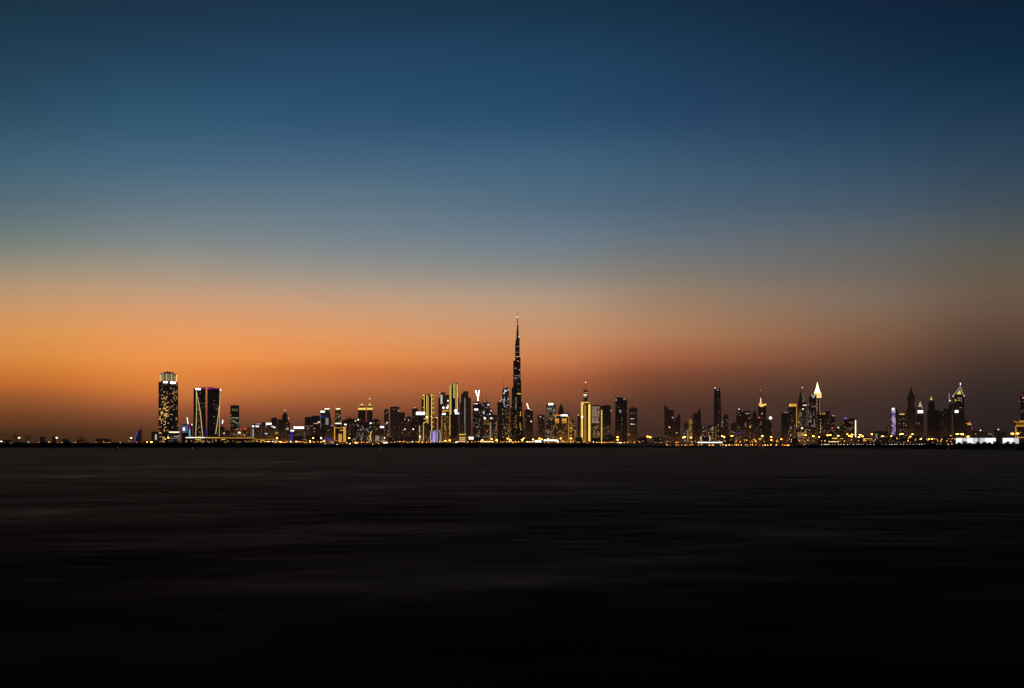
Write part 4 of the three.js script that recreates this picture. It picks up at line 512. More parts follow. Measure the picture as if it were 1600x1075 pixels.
{ const b = T('round_dark_tower', 'cylindrical dark tower with two rows of white lights and rooftop cranes', 5600, 982.4, 996, 637.6, { mat: 'bronze', dep: 48 }), m = new MB(), r = b.w / 2, h = b.h; m.lathe(0, 0, [[r * 0.95, 0], [r * 0.95, h * 0.9], [r, h * 0.94], [r, h]], 20); b.part(m, 'wall', 'bronze'); const q = new MB(); for (let y = 5; y < h - 2; y += 6) q.lathe(0, 0, [[r * 0.95 + 0.5, y - 0.4], [r * 0.95 + 0.5, y + 0.4]], 20); b.part(q, 'floor_band', 'trim', 'stuff'); const p = new MB(); p.lathe(0, 0, [[r * 0.5, h], [r * 0.5, h + 4], [r * 0.4, h + 5]], 12); b.part(p, 'roof_plant', 'grey'); b.windows(0.6, 'winDim', { x0: 984.8, x1: 992, y0: 644.4, y1: 646, sx: 5, flanks: false }); b.windows(0.9, 'winCool', { x0: 985, x1: 991, y0: 652.4, y1: 654.4, sx: 4.4, flanks: false }); b.windows(0.65, 'winCool', { x0: 985, x1: 992.6, y0: 660, y1: 663, sx: 4.4, flanks: false }); b.dot(982.6, 679, 3, 'winWarm', 'wall_light'); }
crane('rooftop crane leaning left on the cylindrical dark tower', 5630, 988, 637.6, 633, [[-4, 7.4]]);
crane('small rooftop crane leaning right on the cylindrical dark tower', 5660, 990, 637.6, 633.6, [[1.4, 5]]);
{ const b = T('notched_tower', 'dark tower with sharp left peak sloping into a flat roof', 6000, 1038, 1056, 633.6, { mat: 'bronze' }); b.outline([[1038, 691], [1038, 634], [1040.6, 634], [1046, 640.4], [1052.4, 640.4], [1053, 657], [1056, 663], [1056, 691]]); b.mast(1038.6, 631.6, 634, 0.6); b.windows(0.02, 'winDim', { y0: 665 }); b.dot(1051, 652.4, 2.4, 'winCool', 'wall_light'); b.sign(1045, 666.4, 1047, 668.6, 'winWarm'); b.windows(0.3, 'winDim', { x0: 1041, x1: 1045, y0: 677, y1: 682, flanks: false }); b.strip(1038.4, 659.4, 1052, 660, 'trim', 'cornice', 0.6, 1.6); }
{ const b = T('blade_tower', 'dark blade-topped tower rising to the right beside the notched tower', 5800, 1054.4, 1063, 647, { mat: 'bronze' }); b.outline([[1054.4, 691], [1054.4, 656], [1059, 649], [1061, 647], [1063, 648], [1063, 691]]); b.windows(0.02, 'winDim', { y0: 670 }); b.dot(1057.4, 676, 2.4, 'winCool', 'wall_light'); }
{ const b = T('pale_pier_building', 'dim curved-top building with pale lit piers left of the gold speckled tower', 5500, 1067.6, 1076, 659, { mat: 'grey' }); b.outline([[1067.6, 691], [1068, 664], [1070, 660.4], [1072.4, 659], [1076, 661.6], [1076, 691]]); b.strip(1069, 676, 1070, 690.4, 'faint', 'lit_pier'); b.strip(1073.8, 672, 1075.4, 690.4, 'faint', 'lit_pier'); b.strip(1070.6, 672, 1072, 673, 'faint', 'lit_pier'); }
{ const b = T('gold_speckled_tower', 'pointed tower with gold speckled glowing front', 5300, 1075.8, 1083, 650, { mat: 'sand', dep: 26 }); b.outline([[1075.8, 691], [1076, 660], [1077.6, 652], [1079, 649.6], [1082.4, 655.6], [1083, 691]]); b.windows(0.72, 'winGold', { x0: 1076.2, x1: 1082, y0: 651, y1: 686, sx: 3.6, sy: 3.6, flanks: false, size: 0.8, inside: (x, y) => b.within(x, y) }); b.line(1078.6, 649.8, 1082.6, 655.8, 1, 'dark', 'roof_edge'); }  // dense gold windows stand in for the floodlit front
{ const b = T('spiked_tower', 'dark tower with flat left shoulder and spike at right', 5900, 1083, 1095.4, 638, { mat: 'dark' }); b.outline([[1083, 691], [1083, 646], [1088.6, 646], [1091, 642], [1093.4, 637.6], [1095, 645], [1095.4, 660], [1095.4, 691]]); b.windows(0.1, 'winDim', { x0: 1083.4, x1: 1088, y0: 676 }); b.windows(0.01, 'winDim'); }
for (const [x0, x1, top, lab] of [[1095.6, 1103, 664.6, 'low block with small lights between spiked tower and tallest slim slab'], [1106, 1115.4, 665, 'low warm-windowed block at the left foot of the tall slim slab']]) { const b = T('low_block', lab, 5200, x0, x1, top, { cat: 'building', mat: 'dark', style: 'grid' }).shaft(); b.windows(x0 > 1100 ? 0.26 : 0.14, 'winWarm', { sx: 4.4 }); b.windows(0.04, 'winCool'); }
for (const px of [1095, 1108.8]) { const t = thing('light_tower', px < 1100 ? 'stack of three yellow lamps above the left part of the long white canopy' : 'stack of three yellow lamps above the middle of the long white canopy', 'lamp', X(px, 2600), GROUND, -2600), m = new MB(), h = Y(682.6, 2600) - GROUND; m.box(0, h / 2, 0, 0.8, h, 0.8).box(0, h, 0, 2, 0.5, 1.4); m.build('pole', M.metal, t); for (let k = 0; k < 3; k++) { const q = new MB(); q.box(0, h - 0.5 - k * 3.9, 0.9, 1.9, 1.7, 0.7); q.build('lamp', M.warmWhite, t); } }
{ const b = T('long_canopy', 'long brightly lit low canopy on the shore below the tall slim slab', 2500, 1090, 1128.6, 690.4, { cat: 'building', mat: 'dark', dep: 18 }); const m = new MB(), h = b.ly(690.3); m.box(0, h + 0.4, 0, b.w, 0.8, 18); for (let k = 0; k <= 10; k++) m.box(-b.w / 2 + 1 + k * (b.w - 2) / 10, h / 2, 7, 0.5, h, 0.5); b.part(m, 'canopy_frame', 'metal'); b.strip(1090, 690.6, 1128.6, 692, 'whiteSign', 'light_panel', -1); }
{ const b = T('tall_slim_slab', 'tallest dark slim slab right of centre with small roof light', 6200, 1115.2, 1126.8, 606.4, { mat: 'dark' }); b.outline([[1115.2, 691], [1115.4, 630], [1116, 607], [1125, 606.6], [1125.6, 615], [1126.8, 640], [1126.8, 691]]); b.dot(1117.4, 606.2, 2.8, 'beacon', 'roof_light'); b.strip(1120, 609, 1123, 609.8, 'dimWhite', 'lit_window'); b.strip(1116, 614.4, 1125.6, 615, 'trim', 'cornice', 0.6, 1.4); b.strip(1117.4, 666, 1119.4, 689, 'amberDim', 'vertical_glow'); b.windows(0.85, 'winWarm', { x0: 1121.6, x1: 1123.4, y0: 660, y1: 690, sx: 5, sy: 7, flanks: false }); b.sign(1120, 623.6, 1122, 625.4, 'screenDim'); b.windows(0.015, 'winDim'); }
{ const b = T('rounded_tower', 'dark round-topped tower with gold window strip right of the tall slim slab', 5700, 1127, 1139, 650, { mat: 'bronze', dep: 40 }); b.outline([[1127, 691], [1127, 652.6], [1130.4, 652], [1131, 648.6], [1133, 647], [1136, 647], [1138, 650.4], [1138.6, 664], [1139, 691]]); b.windows(0.9, 'winGreen', { x0: 1127.2, x1: 1129.2, y0: 652.6, y1: 668.5, sx: 4.6, sy: 4.6, flanks: false }); b.windows(0.1, 'winDim', { x0: 1130, y0: 654, y1: 668 }); }
{ const b = T('curved_block', 'dark block with curved roof left of the four dark close-set towers', 5400, 1142, 1151, 663, { mat: 'dark', dep: 40 }); b.outline([[1142, 691], [1142, 664], [1144.6, 661], [1148, 660], [1151, 661.4], [1151, 691]]); b.windows(0.24, 'winWarm', { y0: 672, sx: 4.4 }); b.sign(1148.4, 675, 1152, 678, 'blueGlow'); }
{ const b = T('beacon_tower', 'dark tower with tiny gold beacon and glinting upper windows', 6000, 1150.4, 1161, 641.4, { mat: 'dark', style: 'fin' }).shaft(1150.4, 1158.4, 643.4).shaft(1152, 1157, 641, { bottom: 643.4, roof: false }).shaft(1158.6, 1161, 644, { dep: 36 }); b.dot(1154.6, 639, 2.6, 'beacon', 'beacon_light', -20); b.windows(0.3, 'winDim', { x0: 1151, x1: 1158, y0: 642.6, y1: 649, flanks: false }); b.windows(0.4, 'winGreen', { x0: 1152.6, x1: 1158.6, y0: 665.4, y1: 669, flanks: false, sx: 4.4 }); b.windows(0.5, 'winCool', { x0: 1153, x1: 1160, y0: 680, y1: 684, flanks: false }); b.sign(1157.8, 674.6, 1160, 677.6, 'blueGlow'); b.dot(1155.4, 676.4, 2.6, 'redDim', 'warning_light'); b.windows(0.03, 'winDim'); }
{ const b = T('barrel_top_tower', 'dark barrel-topped tower with three white windows near its top', 5900, 1161.2, 1173, 644, { mat: 'dark', style: 'fin', dep: 44 }).shaft(1161.2, 1173, 644.6, { roof: false }); b.dome(1161.6, 1172.8, 644.6, 641.4, 'dark', { prof: [[1, 0], [0.95, 0.5], [0.75, 0.9], [0.1, 1]] }); for (const x of [1165, 1167.4, 1170]) b.strip(x, 645.2, x + 1.3, 646.6, 'dimWhite', 'lit_window'); b.dot(1171.4, 653, 2.4, 'redDim', 'warning_light'); b.strip(1164.6, 660, 1165.4, 667, 'faint', 'vertical_glow'); b.sign(1170.6, 665.4, 1174.4, 668.4, 'amber'); b.windows(0.05, 'winDim'); b.windows(0.25, 'winWarm', { x0: 1170, x1: 1172.6, y0: 675 }); }
{ const b = T('minaret_tower', 'dark tower with pointed onion cap left of the red-spired tower', 6300, 1175.4, 1182.4, 650, { mat: 'dark', dep: 26 }).shaft(1175.6, 1182.2, 650, { roof: false }); b.dome(1175.6, 1182.2, 650, 640.6, 'dark', { prof: [[0.9, 0], [1, 0.25], [0.85, 0.5], [0.45, 0.75], [0.08, 1]] }); b.windows(0.06, 'winDim', { y0: 654 }); b.dot(1176.4, 654.6, 2, 'winCool', 'wall_light'); }
{ const b = T('low_block', 'dark block with red and white lights between minaret tower and red spire', 5500, 1173.4, 1185, 653, { mat: 'dark' }).shaft(); b.windows(0.05, 'winDim'); b.dot(1170.4, 654, 2.2, 'redDim', 'warning_light'); }
{
  const b = T('red_spire_tower', 'tower with glowing red spire above a gold lit crown', 5800, 1184.8, 1197, 634, { mat: 'dark', style: 'fin' }).shaft(1184.8, 1197, 635, { roof: false }); b.strip(1185.6, 631.4, 1197.2, 633.6, 'paleGold', 'lit_crown', 0, 4); b.strip(1187.4, 633.6, 1193, 635.6, 'gold', 'lit_crown', 0, 3); b.strip(1195.4, 630.2, 1196.8, 631.4, 'gold', 'lit_crown', 0, 3);
  b.dome(1185.8, 1191.6, 631.4, 620.4, 'redDim', { name: 'lit_spire', n: 6, prof: [[1, 0], [0.7, 0.25], [0.42, 0.55], [0.2, 0.85], [0.06, 1]] }); b.line(1188.2, 630.6, 1188.6, 621.5, 0.7, 'warmWhite', 'light_strip', -8); b.mast(1188.5, 609.6, 621, 0.7); b.dot(1188.5, 609.8, 2.8, 'red', 'beacon_light', -24); b.sign(1184.4, 651.6, 1187.4, 653.6, 'redDim'); b.windows(0.08, 'winDim', { y0: 640 }); b.sign(1189.6, 645.4, 1191.4, 647.4, 'dimWhite'); b.dot(1188.8, 660.6, 2.4, 'redDim', 'warning_light');
}
{ const b = T('lamp_roof_block', 'dark block with one round white lamp on its right roof edge', 5300, 1190.8, 1206, 656, { mat: 'dark', style: 'grid' }).shaft(1190.8, 1197.6, 659).shaft(1197.8, 1203, 655.6).shaft(1203.2, 1206, 661, { dep: 40 }); b.dot(1204, 653, 7.5, 'whiteSign', 'round_lamp'); b.mast(1204, 653, 661, 0.6); b.windows(0.1, 'winDim', { y0: 664, sx: 4.4 }); b.windows(0.35, 'winDim', { x0: 1187, x1: 1193, y0: 669, y1: 674, flanks: false }); b.sign(1185.4, 685, 1189, 686.8, 'gold'); b.windows(0.5, 'winGreen', { x0: 1188, x1: 1195, y0: 681.6, y1: 687, sx: 4.4, flanks: false }); }

// ---------------------------------------------------------------- far right
{ const b = T('blurred_slab', 'plain dark slab with pale roof edge standing apart', 5000, 1221, 1231.6, 645, { mat: 'dark', style: 'fin' }).shaft(); b.strip(1224.6, 643.8, 1232, 645, 'faint', 'roof_light_strip', 0.6); const e = new MB(); e.box(b.lx(1231.6) - 0.8, b.h / 2, b.front - 1, 1.4, b.h, 3); b.part(e, 'corner_pier', 'white'); }
{ const b = T('gold_band_tower', 'dark tower with golden top band and thin mast', 5800, 1231, 1245.4, 631, { mat: 'dark', style: 'grid' }).shaft(1233, 1245.4, 631).shaft(1231, 1233, 638, { dep: 36, roof: false }); b.strip(1233.2, 631, 1236.4, 635.2, 'gold', 'lit_band'); b.strip(1236.6, 631, 1245, 635.2, 'deepGold', 'lit_band'); b.strip(1244.2, 635.6, 1245, 668, 'deepGold'); b.mast(1234.2, 624, 631, 0.7); b.windows(0.14, 'winDim', { y0: 640, sx: 4.6 }); b.windows(0.04, 'winWarm', { y0: 640 }); b.strip(1235, 667, 1236.2, 669.2, 'dimWhite', 'lit_window'); b.strip(1235, 678, 1236.2, 681.6, 'dimWhite', 'lit_window'); b.sign(1242.6, 668.4, 1246, 671, 'blueDim'); }
{
  const b = T('curved_sail_tower', 'tower with curved sail-like top glowing gold on its right side', 6000, 1246, 1261, 628, { mat: 'bronze', dep: 44 }); b.shaft(1246.4, 1260.6, 629); b.outline([[1247.6, 630], [1248.2, 622], [1250, 614], [1252.4, 609], [1253.8, 605.6], [1255, 609], [1256.8, 616], [1258, 622], [1258.2, 630]], { dep: 24, z: 8, lines: false, name: 'sail_crown' });
  b.front = 9; for (const [a, c, e, f, w] of [[1252.4, 613.4, 1254.6, 608.6, 1.1], [1253, 616, 1255.8, 614.4, 2.6], [1253.8, 621, 1256.4, 618, 2.8], [1254.6, 628, 1257.2, 622, 3]]) b.line(a, c, e, f, w, 'amberLit', 'lit_panel', 0.3); b.dot(1253.8, 605.4, 2.4, 'beacon', 'beacon_light', -8); b.front = 22; b.strip(1254.6, 632.6, 1256, 633.8, 'warmWhite', 'lit_window'); b.strip(1257, 632.6, 1260, 633.8, 'warmWhite', 'lit_window'); b.strip(1253.4, 638.4, 1256, 639.8, 'warmWhite', 'lit_window'); b.windows(0.14, 'winDim', { y0: 640, sx: 4.4 }); b.windows(0.35, 'winGreen', { x0: 1247, x1: 1253, y0: 640, y1: 666, sx: 4.4, sy: 4.6, flanks: false }); b.windows(0.5, 'winGold', { x0: 1246.4, x1: 1249.6, y0: 655, y1: 662, sx: 4.6, flanks: false });  // amber panels on the sail crown stand in for its floodlight
}
{ const b = T('wide_window_block', 'low block with long rows of yellowish windows below the curved sail tower', 5000, 1245.6, 1273, 668, { mat: 'dark', style: 'grid' }).shaft(1245.6, 1257, 672).shaft(1257.2, 1273, 668); b.windows(0.85, 'winGreen', { x0: 1257, x1: 1269, y0: 668.6, y1: 672.6, sx: 4, flanks: false }); b.windows(0.7, 'winWarm', { x0: 1246, x1: 1260, y0: 673, y1: 681, sx: 4.6, sy: 5, flanks: false }); b.windows(0.25, 'winDim', { y0: 674 }); b.strip(1251.8, 668, 1254.8, 670, 'warmWhite', 'lit_window'); b.windows(0.8, 'winDim', { x0: 1246.4, x1: 1256, y0: 678, y1: 681, sx: 4, flanks: false }); }
{ const b = T('triangle_front_tower', 'dark tower with white triangular light pattern at its top', 5700, 1263, 1276.6, 615, { mat: 'dark', dep: 44 }); b.outline([[1263, 691], [1263.4, 640], [1264.4, 622], [1265.6, 615.4], [1275.8, 616.6], [1276.2, 640], [1276.6, 691]]); b.line(1266.6, 616.4, 1275.6, 617, 0.8, 'faint'); for (const [a, c, e, f] of [[1267.4, 617, 1270.8, 622], [1274.4, 617, 1270.8, 622], [1269, 617, 1271, 620], [1272.6, 617, 1271, 620], [1268.4, 619.2, 1273.4, 619.2]]) b.line(a, c, e, f, 0.7, 'dimWhite'); b.windows(0.14, 'winDim', { y0: 628, sx: 4.4, inside: (x, y) => b.within(x, y) }); b.strip(1270.6, 634.6, 1274.4, 635.8, 'faint', 'lit_window'); b.line(1266.6, 644.6, 1266.6, 660, 0.6, 'faint'); b.strip(1272, 655, 1273, 667, 'faint', 'vertical_glow'); b.strip(1262.8, 657.6, 1268, 659, 'faint', 'lit_window'); b.strip(1268, 665, 1270, 666.2, 'dimWhite', 'lit_window'); }
{
  const D = 6300, b = T('bright_pyramid_tower', 'tower with brilliant glowing pyramid spire', D, 1275, 1283.6, 621, { mat: 'bronze', style: 'band', dep: 40 }).shaft(1275.4, 1283.4, 621.6, { roof: false }); const u = D / F, c = b.lx(1277.2), m = new MB(), y = (p) => b.ly(p);
  m.lathe(c + 0.6 * u, 0, [[5.4 * u, y(622)], [6 * u, y(620.6)], [6 * u, y(614.6)], [5.4 * u, y(613.6)]], 8, 1, 0.8, Math.PI / 8); b.part(m, 'floodlit_storey', 'crownGold'); const p = new MB(); p.lathe(c, 0, [[5.2 * u, y(613.6)], [3.4 * u, y(609.6)], [2.1 * u, y(605)], [1.1 * u, y(601)], [0.45 * u, y(598.4)], [0.1 * u, y(596.6)]], 8, 1, 0.8, Math.PI / 8); b.part(p, 'floodlit_spire', 'crownWhite');  // floodlight on the crown stone put in as emission
  for (let k = 0; k < 6; k++) { const q = new MB(); q.box(c + 0.6 * u + (-5 + k * 2) * u, y(617.6), 4.9 * u, 0.35 * u, 6 * u, 1.4); b.part(q, 'crown_lattice', 'deepGold'); } for (const r of [616, 618.4]) { const q = new MB(); q.box(c + 0.6 * u, y(r), 4.85 * u, 11 * u, 0.3 * u, 1); b.part(q, 'crown_lattice', 'deepGold'); }
  for (const x of [1276, 1280.6]) for (let q = 623; q < 645; q += 2.2) b.strip(x, q, x + 1, q + 1.3, 'pinkLit', 'lit_window', 0.3); b.windows(0.1, 'winDim', { y0: 646 });
}
{ const b = T('slope_roof_block', 'dark block with sloping roof and row of gold lights right of the bright pyramid', 5500, 1277.4, 1297, 642, { mat: 'dark', style: 'grid', dep: 46 }); b.outline([[1277.4, 691], [1277.4, 649], [1283, 645.4], [1290, 644], [1296.6, 640.8], [1297, 691]]); for (const x of [1281, 1284.8, 1287.6]) b.strip(x, 645.6, x + 1.6, 647, 'gold', 'lit_window', 0.5); b.windows(0.9, 'winWarm', { x0: 1281.4, x1: 1283.2, y0: 654, y1: 676, sx: 5, sy: 5, flanks: false, size: 1.1 }); b.windows(0.06, 'winDim', { y0: 652 }); }
{ const b = T('corner_light_block', 'dark block with small light at its right roof corner', 5600, 1297.2, 1305, 650, { mat: 'dark', style: 'fin' }).shaft(1297.2, 1304.4, 650); b.strip(1300.4, 648.8, 1304.4, 650.2, 'pinkLit', 'roof_light', 0.6); b.windows(0.2, 'winDim', { y0: 656, y1: 664 }); b.dot(1300.5, 668.6, 4, 'redDim', 'warning_light'); b.windows(0.2, 'winDim', { y0: 671, y1: 676 }); }
{ const b = T('low_block', 'low dark block left of the violet-roofed building', 5400, 1306, 1317, 666.6, { mat: 'dark', cat: 'building' }).shaft(1306, 1310, 668.6).shaft(1310.2, 1317, 666.6); b.dot(1309.8, 668, 2.8, 'beacon', 'roof_light'); b.windows(0.05, 'winDim'); }
{ const b = T('violet_roof_building', 'block with violet roof glow and one white vertical light line', 4700, 1317, 1339, 654.6, { mat: 'dark', style: 'grid', cat: 'building' }).shaft(1317, 1326, 656).shaft(1326.2, 1338.4, 654.6); b.dome(1316, 1326, 656, 651.6, 'purpleDim', { name: 'roof_glow_dome', n: 12, prof: [[1, 0], [0.8, 0.35], [0.5, 0.75], [0.1, 1]] }); b.dot(1321.4, 653.2, 3.6, 'violet', 'roof_light', -14); b.strip(1336, 656.4, 1337.6, 683, 'warmWhite'); b.windows(0.26, 'winDim', { y0: 658, y1: 676, sx: 4.4 }); b.windows(0.4, 'winWarm', { x0: 1327.6, x1: 1332, y0: 666, y1: 670, sx: 4.4, flanks: false }); }
{ const b = T('low_hall', 'long low hall with dim lights left of the violet-white facade tower', 4200, 1364, 1388, 675, { mat: 'stone', cat: 'building' }).shaft(); b.windows(0.25, 'winDim', { y0: 677 }); b.strip(1366, 678, 1372, 679, 'faint', 'lit_window'); b.strip(1368, 682, 1371, 684, 'faint', 'lit_window'); }
{ const b = T('low_block', 'dim low block touching the violet-white facade tower at its left', 4600, 1385, 1391.6, 666, { mat: 'stone', cat: 'building' }).shaft(); b.windows(0.1, 'winWarm', { y0: 669 }); }
{
  const b = T('violet_facade_tower', 'slim tower with whole front glowing violet-white', 4500, 1391.8, 1402.6, 636, { mat: 'dark', dep: 34 }).shaft(1391.8, 1399.6, 636.2).shaft(1399.8, 1402.6, 640, { dep: 26 });
  for (let r = 0; r < 22; r++) for (let k = 0; k < 3; k++) { const y = 637 + r * 2.06, s = rnd(); b.strip(1392.6 + r * 0.03 + k * 2.15, y, 1394.5 + r * 0.03 + k * 2.15, y + 1.5, s < 0.35 ? 'violetA' : s < 0.7 ? 'violetB' : 'violetC', 'light_panel', 0.3); } b.dot(1395.6, 639, 5, 'whiteSign', 'round_lamp', 1);
}
{ const b = T('yellow_sign_block', 'block with yellow roof sign right of the violet-white facade tower', 4800, 1403.6, 1416, 646, { mat: 'bronze', style: 'grid' }).shaft(); b.sign(1405.4, 646.4, 1413.4, 648, 'gold'); b.windows(0.1, 'winWarm', { y0: 650, y1: 672 }); b.windows(0.3, 'winDim', { y0: 672, y1: 688 }); }
{ const b = T('dark_spire_tower', 'dark unlit tower with steep pointed spire', 5200, 1417.6, 1429.6, 618, { mat: 'stone', style: 'fin', dep: 36 }).shaft(1418.6, 1428.4, 626, { roof: false }).shaft(1417.6, 1429.4, 618.6, { bottom: 627, roof: false, chamfer: 0.15 }); b.shaft(1416.8, 1418.6, 640, { dep: 26 }); b.shaft(1428.4, 1430.2, 638, { dep: 26 }); b.dome(1418.2, 1428.8, 618.6, 603, 'bronze', { name: 'spire', n: 8, rot: Math.PI / 8, prof: [[1, 0], [0.62, 0.3], [0.36, 0.58], [0.16, 0.82], [0.03, 1]] }); }
{ const b = T('lit_pyramid_block', 'dark block under a small pale lit pyramid and a white box sign', 5000, 1431, 1443, 648, { mat: 'dark', style: 'fin' }).shaft(1431, 1443, 649).shaft(1434, 1441.8, 636, { bottom: 649, dep: 26, roof: false }); b.dome(1433.8, 1441.8, 635.4, 626.6, 'paleDim', { name: 'lit_pyramid', n: 4, rot: Math.PI / 4, prof: [[1.2, 0], [0.7, 0.4], [0.36, 0.7], [0.05, 1]] }); b.mast(1437.6, 624.6, 627, 0.5); b.front += 1; b.sign(1434, 641.2, 1442.2, 645.4, 'whiteSign'); b.windows(0.3, 'winDim', { x0: 1432, x1: 1438, y0: 658, y1: 664, flanks: false }); b.dot(1440.8, 637.4, 2.2, 'gold', 'wall_light'); }
crane('crane arm reaching left-to-right between lit pyramid and gold-tipped tower', 5100, 1443, 648, 632, [[6, 3.2]]);
{ const b = T('gold_tip_tower', 'dark stepped tower with small gold lit tip', 5400, 1448.6, 1468, 641, { mat: 'dark', style: 'fin' }).shaft(1448.6, 1467.4, 641.6).shaft(1450.6, 1460.6, 629, { bottom: 641.6, dep: 40 }).shaft(1452.4, 1458.4, 625, { bottom: 629, dep: 28, roof: false }); b.dome(1452.8, 1457.4, 625, 619, 'gold', { name: 'lit_tip', n: 6, prof: [[0.9, 0], [0.5, 0.35], [0.25, 0.7], [0.05, 1]] }); b.mast(1455, 616.4, 619.4, 0.5); b.strip(1447.4, 642, 1448.4, 684, 'faintBand', 'lit_pier', 0.2); }
{ const b = T('ribbed_dark_block', 'broad dark ribbed block left of the thin white mast light', 5300, 1467.6, 1483, 640, { mat: 'dark', style: 'fin' }).shaft(1467.6, 1474.4, 643).shaft(1474.6, 1483, 639.6); b.windows(0.03, 'winDim'); b.shaft(1482.6, 1488.4, 632, { dep: 36 }); b.strip(1482.4, 614.6, 1483.5, 629, 'dimWhite', 'lit_mast', -6); b.mast(1482.9, 603.4, 632, 0.7, 'metal', 'mast', b.front - 6); b.dot(1484.6, 626, 2.6, 'beacon', 'roof_light'); b.strip(1487, 640, 1488, 684, 'faintBand', 'lit_pier', 0.6); }
{
  const b = T('gabled_tower', 'dark tower with white outlined triangular gable and gold triangle', 5000, 1489.2, 1506.8, 619, { mat: 'dark', style: 'grid', dep: 42 }).shaft(1489.4, 1506.4, 619.4, { roof: false });
  b.outline([[1489.4, 619.4], [1500.6, 604], [1505.4, 616.6], [1506.4, 619.4]], { dep: 30, lines: false, name: 'gable' }); b.line(1489.6, 618, 1500.4, 604.2, 0.9, 'dimWhite'); b.line(1500.6, 604.2, 1505, 616.4, 0.9, 'dimWhite'); b.dot(1489.2, 619, 2, 'beacon', 'roof_light'); b.dot(1506.4, 618.4, 2, 'beacon', 'roof_light');
  const m = new MB(); m.prism([[b.lx(1494.4), b.ly(616)], [b.lx(1500), b.ly(608.6)], [b.lx(1502), b.ly(616)]], b.front + 0.2, b.front + 0.7); b.part(m, 'lit_triangle', 'gold'); b.strip(1500.1, 598, 1501.2, 601.6, 'whiteSign', 'mast_light', -20); b.mast(1500.6, 586.6, 605, 0.9); b.sign(1492, 641, 1497.4, 644.8, 'whiteSign'); for (const [x0, y0, x1, y1, k] of [[1491.6, 622, 1492.6, 628.4, 'faint'], [1492.8, 624.8, 1495, 626, 'gold'], [1496, 621, 1500, 622.4, 'faint'], [1497.4, 624.6, 1499.4, 625.8, 'gold'], [1501.6, 620.8, 1502.6, 628.4, 'faint'], [1499, 636.6, 1502.6, 637.4, 'faint']]) b.strip(x0, y0, x1, y1, k, 'lit_window', 0.6); b.strip(1488, 650, 1489, 686, 'faintBand', 'lit_pier', -2);
}
{ const b = T('stepped_dark_block', 'small dark stepped block at the right foot of the gabled tower', 5100, 1506.8, 1511.6, 655, { mat: 'dark' }).shaft(1506.8, 1509.6, 654.6).shaft(1509.8, 1511.8, 658); b.windows(0.05, 'winDim'); }
{ const b = T('gold_cap_tower', 'small dark tower with gold cap and red roof lamp', 4800, 1511.6, 1518.4, 663, { mat: 'bronze', dep: 20 }).shaft(1511.8, 1518, 664, { roof: false }); b.dome(1511.4, 1518.4, 664, 661.4, 'deepGold', { name: 'lit_cap', n: 8, prof: [[1, 0], [0.9, 0.5], [0.5, 1]] }); b.dot(1514.7, 660.4, 2.8, 'red', 'beacon_light', -10); b.dot(1518.6, 669.2, 2.4, 'redDim', 'warning_light'); b.dot(1510.4, 661.4, 2, 'winOrange', 'roof_light'); }
{ const b = T('arched_hall', 'low dim hall with curved roof behind the bright white panels', 2600, 1519, 1552, 672, { mat: 'stone', cat: 'building', dep: 40 }); b.outline([[1519, 691], [1519, 672.6], [1528, 673], [1536, 674.6], [1543, 677.4], [1548, 680.4], [1552, 684], [1552, 691]], { lines: false }); const f = new MB(); f.beam([b.lx(1519), b.ly(672.4), b.front], [b.lx(1536), b.ly(674.4), b.front], 0.8).beam([b.lx(1536), b.ly(674.4), b.front], [b.lx(1552), b.ly(683.8), b.front], 0.8); b.part(f, 'roof_edge', 'trim'); b.dot(1532, 672.4, 1.3, 'beacon', 'roof_light'); b.windows(0.06, 'winDim', { y0: 676 }); }
{ const b = T('low_block', 'dim low block between the curved-roof hall and the gold eaves building', 2700, 1553, 1573, 671.6, { mat: 'bronze', cat: 'building' }).shaft(1553, 1564, 671.6).shaft(1564.2, 1573, 676); b.dot(1560, 671, 1.2, 'beacon', 'roof_light'); }
{
  const b = T('gold_eaves_building', 'gold outlined building with flared eaves cut by the right picture edge', 2300, 1586.6, 1624, 661, { mat: 'sand', cat: 'building', dep: 40 }).shaft(1586.8, 1624, 664.4, { roof: false }); b.line(1583.6, 657.8, 1590, 659.8, 0.8, 'deepGold', 'lit_eave'); b.line(1590, 659.8, 1624, 659.2, 0.9, 'deepGold', 'lit_eave'); b.line(1592.4, 657.6, 1624, 657.8, 1.2, 'amber', 'lit_eave'); b.strip(1587, 665, 1624, 666, 'deepGold', 'lit_eave'); b.strip(1586.4, 666, 1587.5, 684, 'deepGold', 'lit_pier');
  for (let x = 1588.4; x < 1622; x += 3) { b.strip(x, 660.8, x + 0.5, 664.6, 'deepGold', 'lit_rafter', 0.8); } b.windows(0.3, 'winGold', { y0: 667, y1: 683, sx: 4, sy: 3.6, flanks: false, size: 0.8 }); const m = new MB(); m.rings([[b.ly(664.4), 1], [b.ly(660.4), 1.08], [b.ly(657), 0.8]].map(([y, k]) => rect(b.w * k, 40 * k).map(([x, z]) => [x, y, z]))); b.part(m, 'eaves_roof', 'bronze'); b.strip(1588, 683, 1624, 684, 'amber', 'lit_eave');
}
{ const b = T('edge_tower', 'dark tower with domed head and mast at the right picture edge', 3600, 1592.8, 1609, 617, { mat: 'dark', dep: 30 }).shaft(1594, 1608, 621, { roof: false }); b.dome(1592.8, 1609, 621, 612.6, 'dark', { prof: [[0.95, 0], [1, 0.3], [0.85, 0.6], [0.5, 0.9], [0.1, 1]] }); b.mast(1597.4, 601.6, 616, 0.6, 'metal', 'mast', 4); b.dot(1597.4, 617, 1.6, 'redDim', 'warning_light'); b.dot(1598.6, 621.6, 1.2, 'beacon', 'wall_light'); b.windows(0.12, 'winDim', { x0: 1594.6, y0: 624, y1: 655 }); }
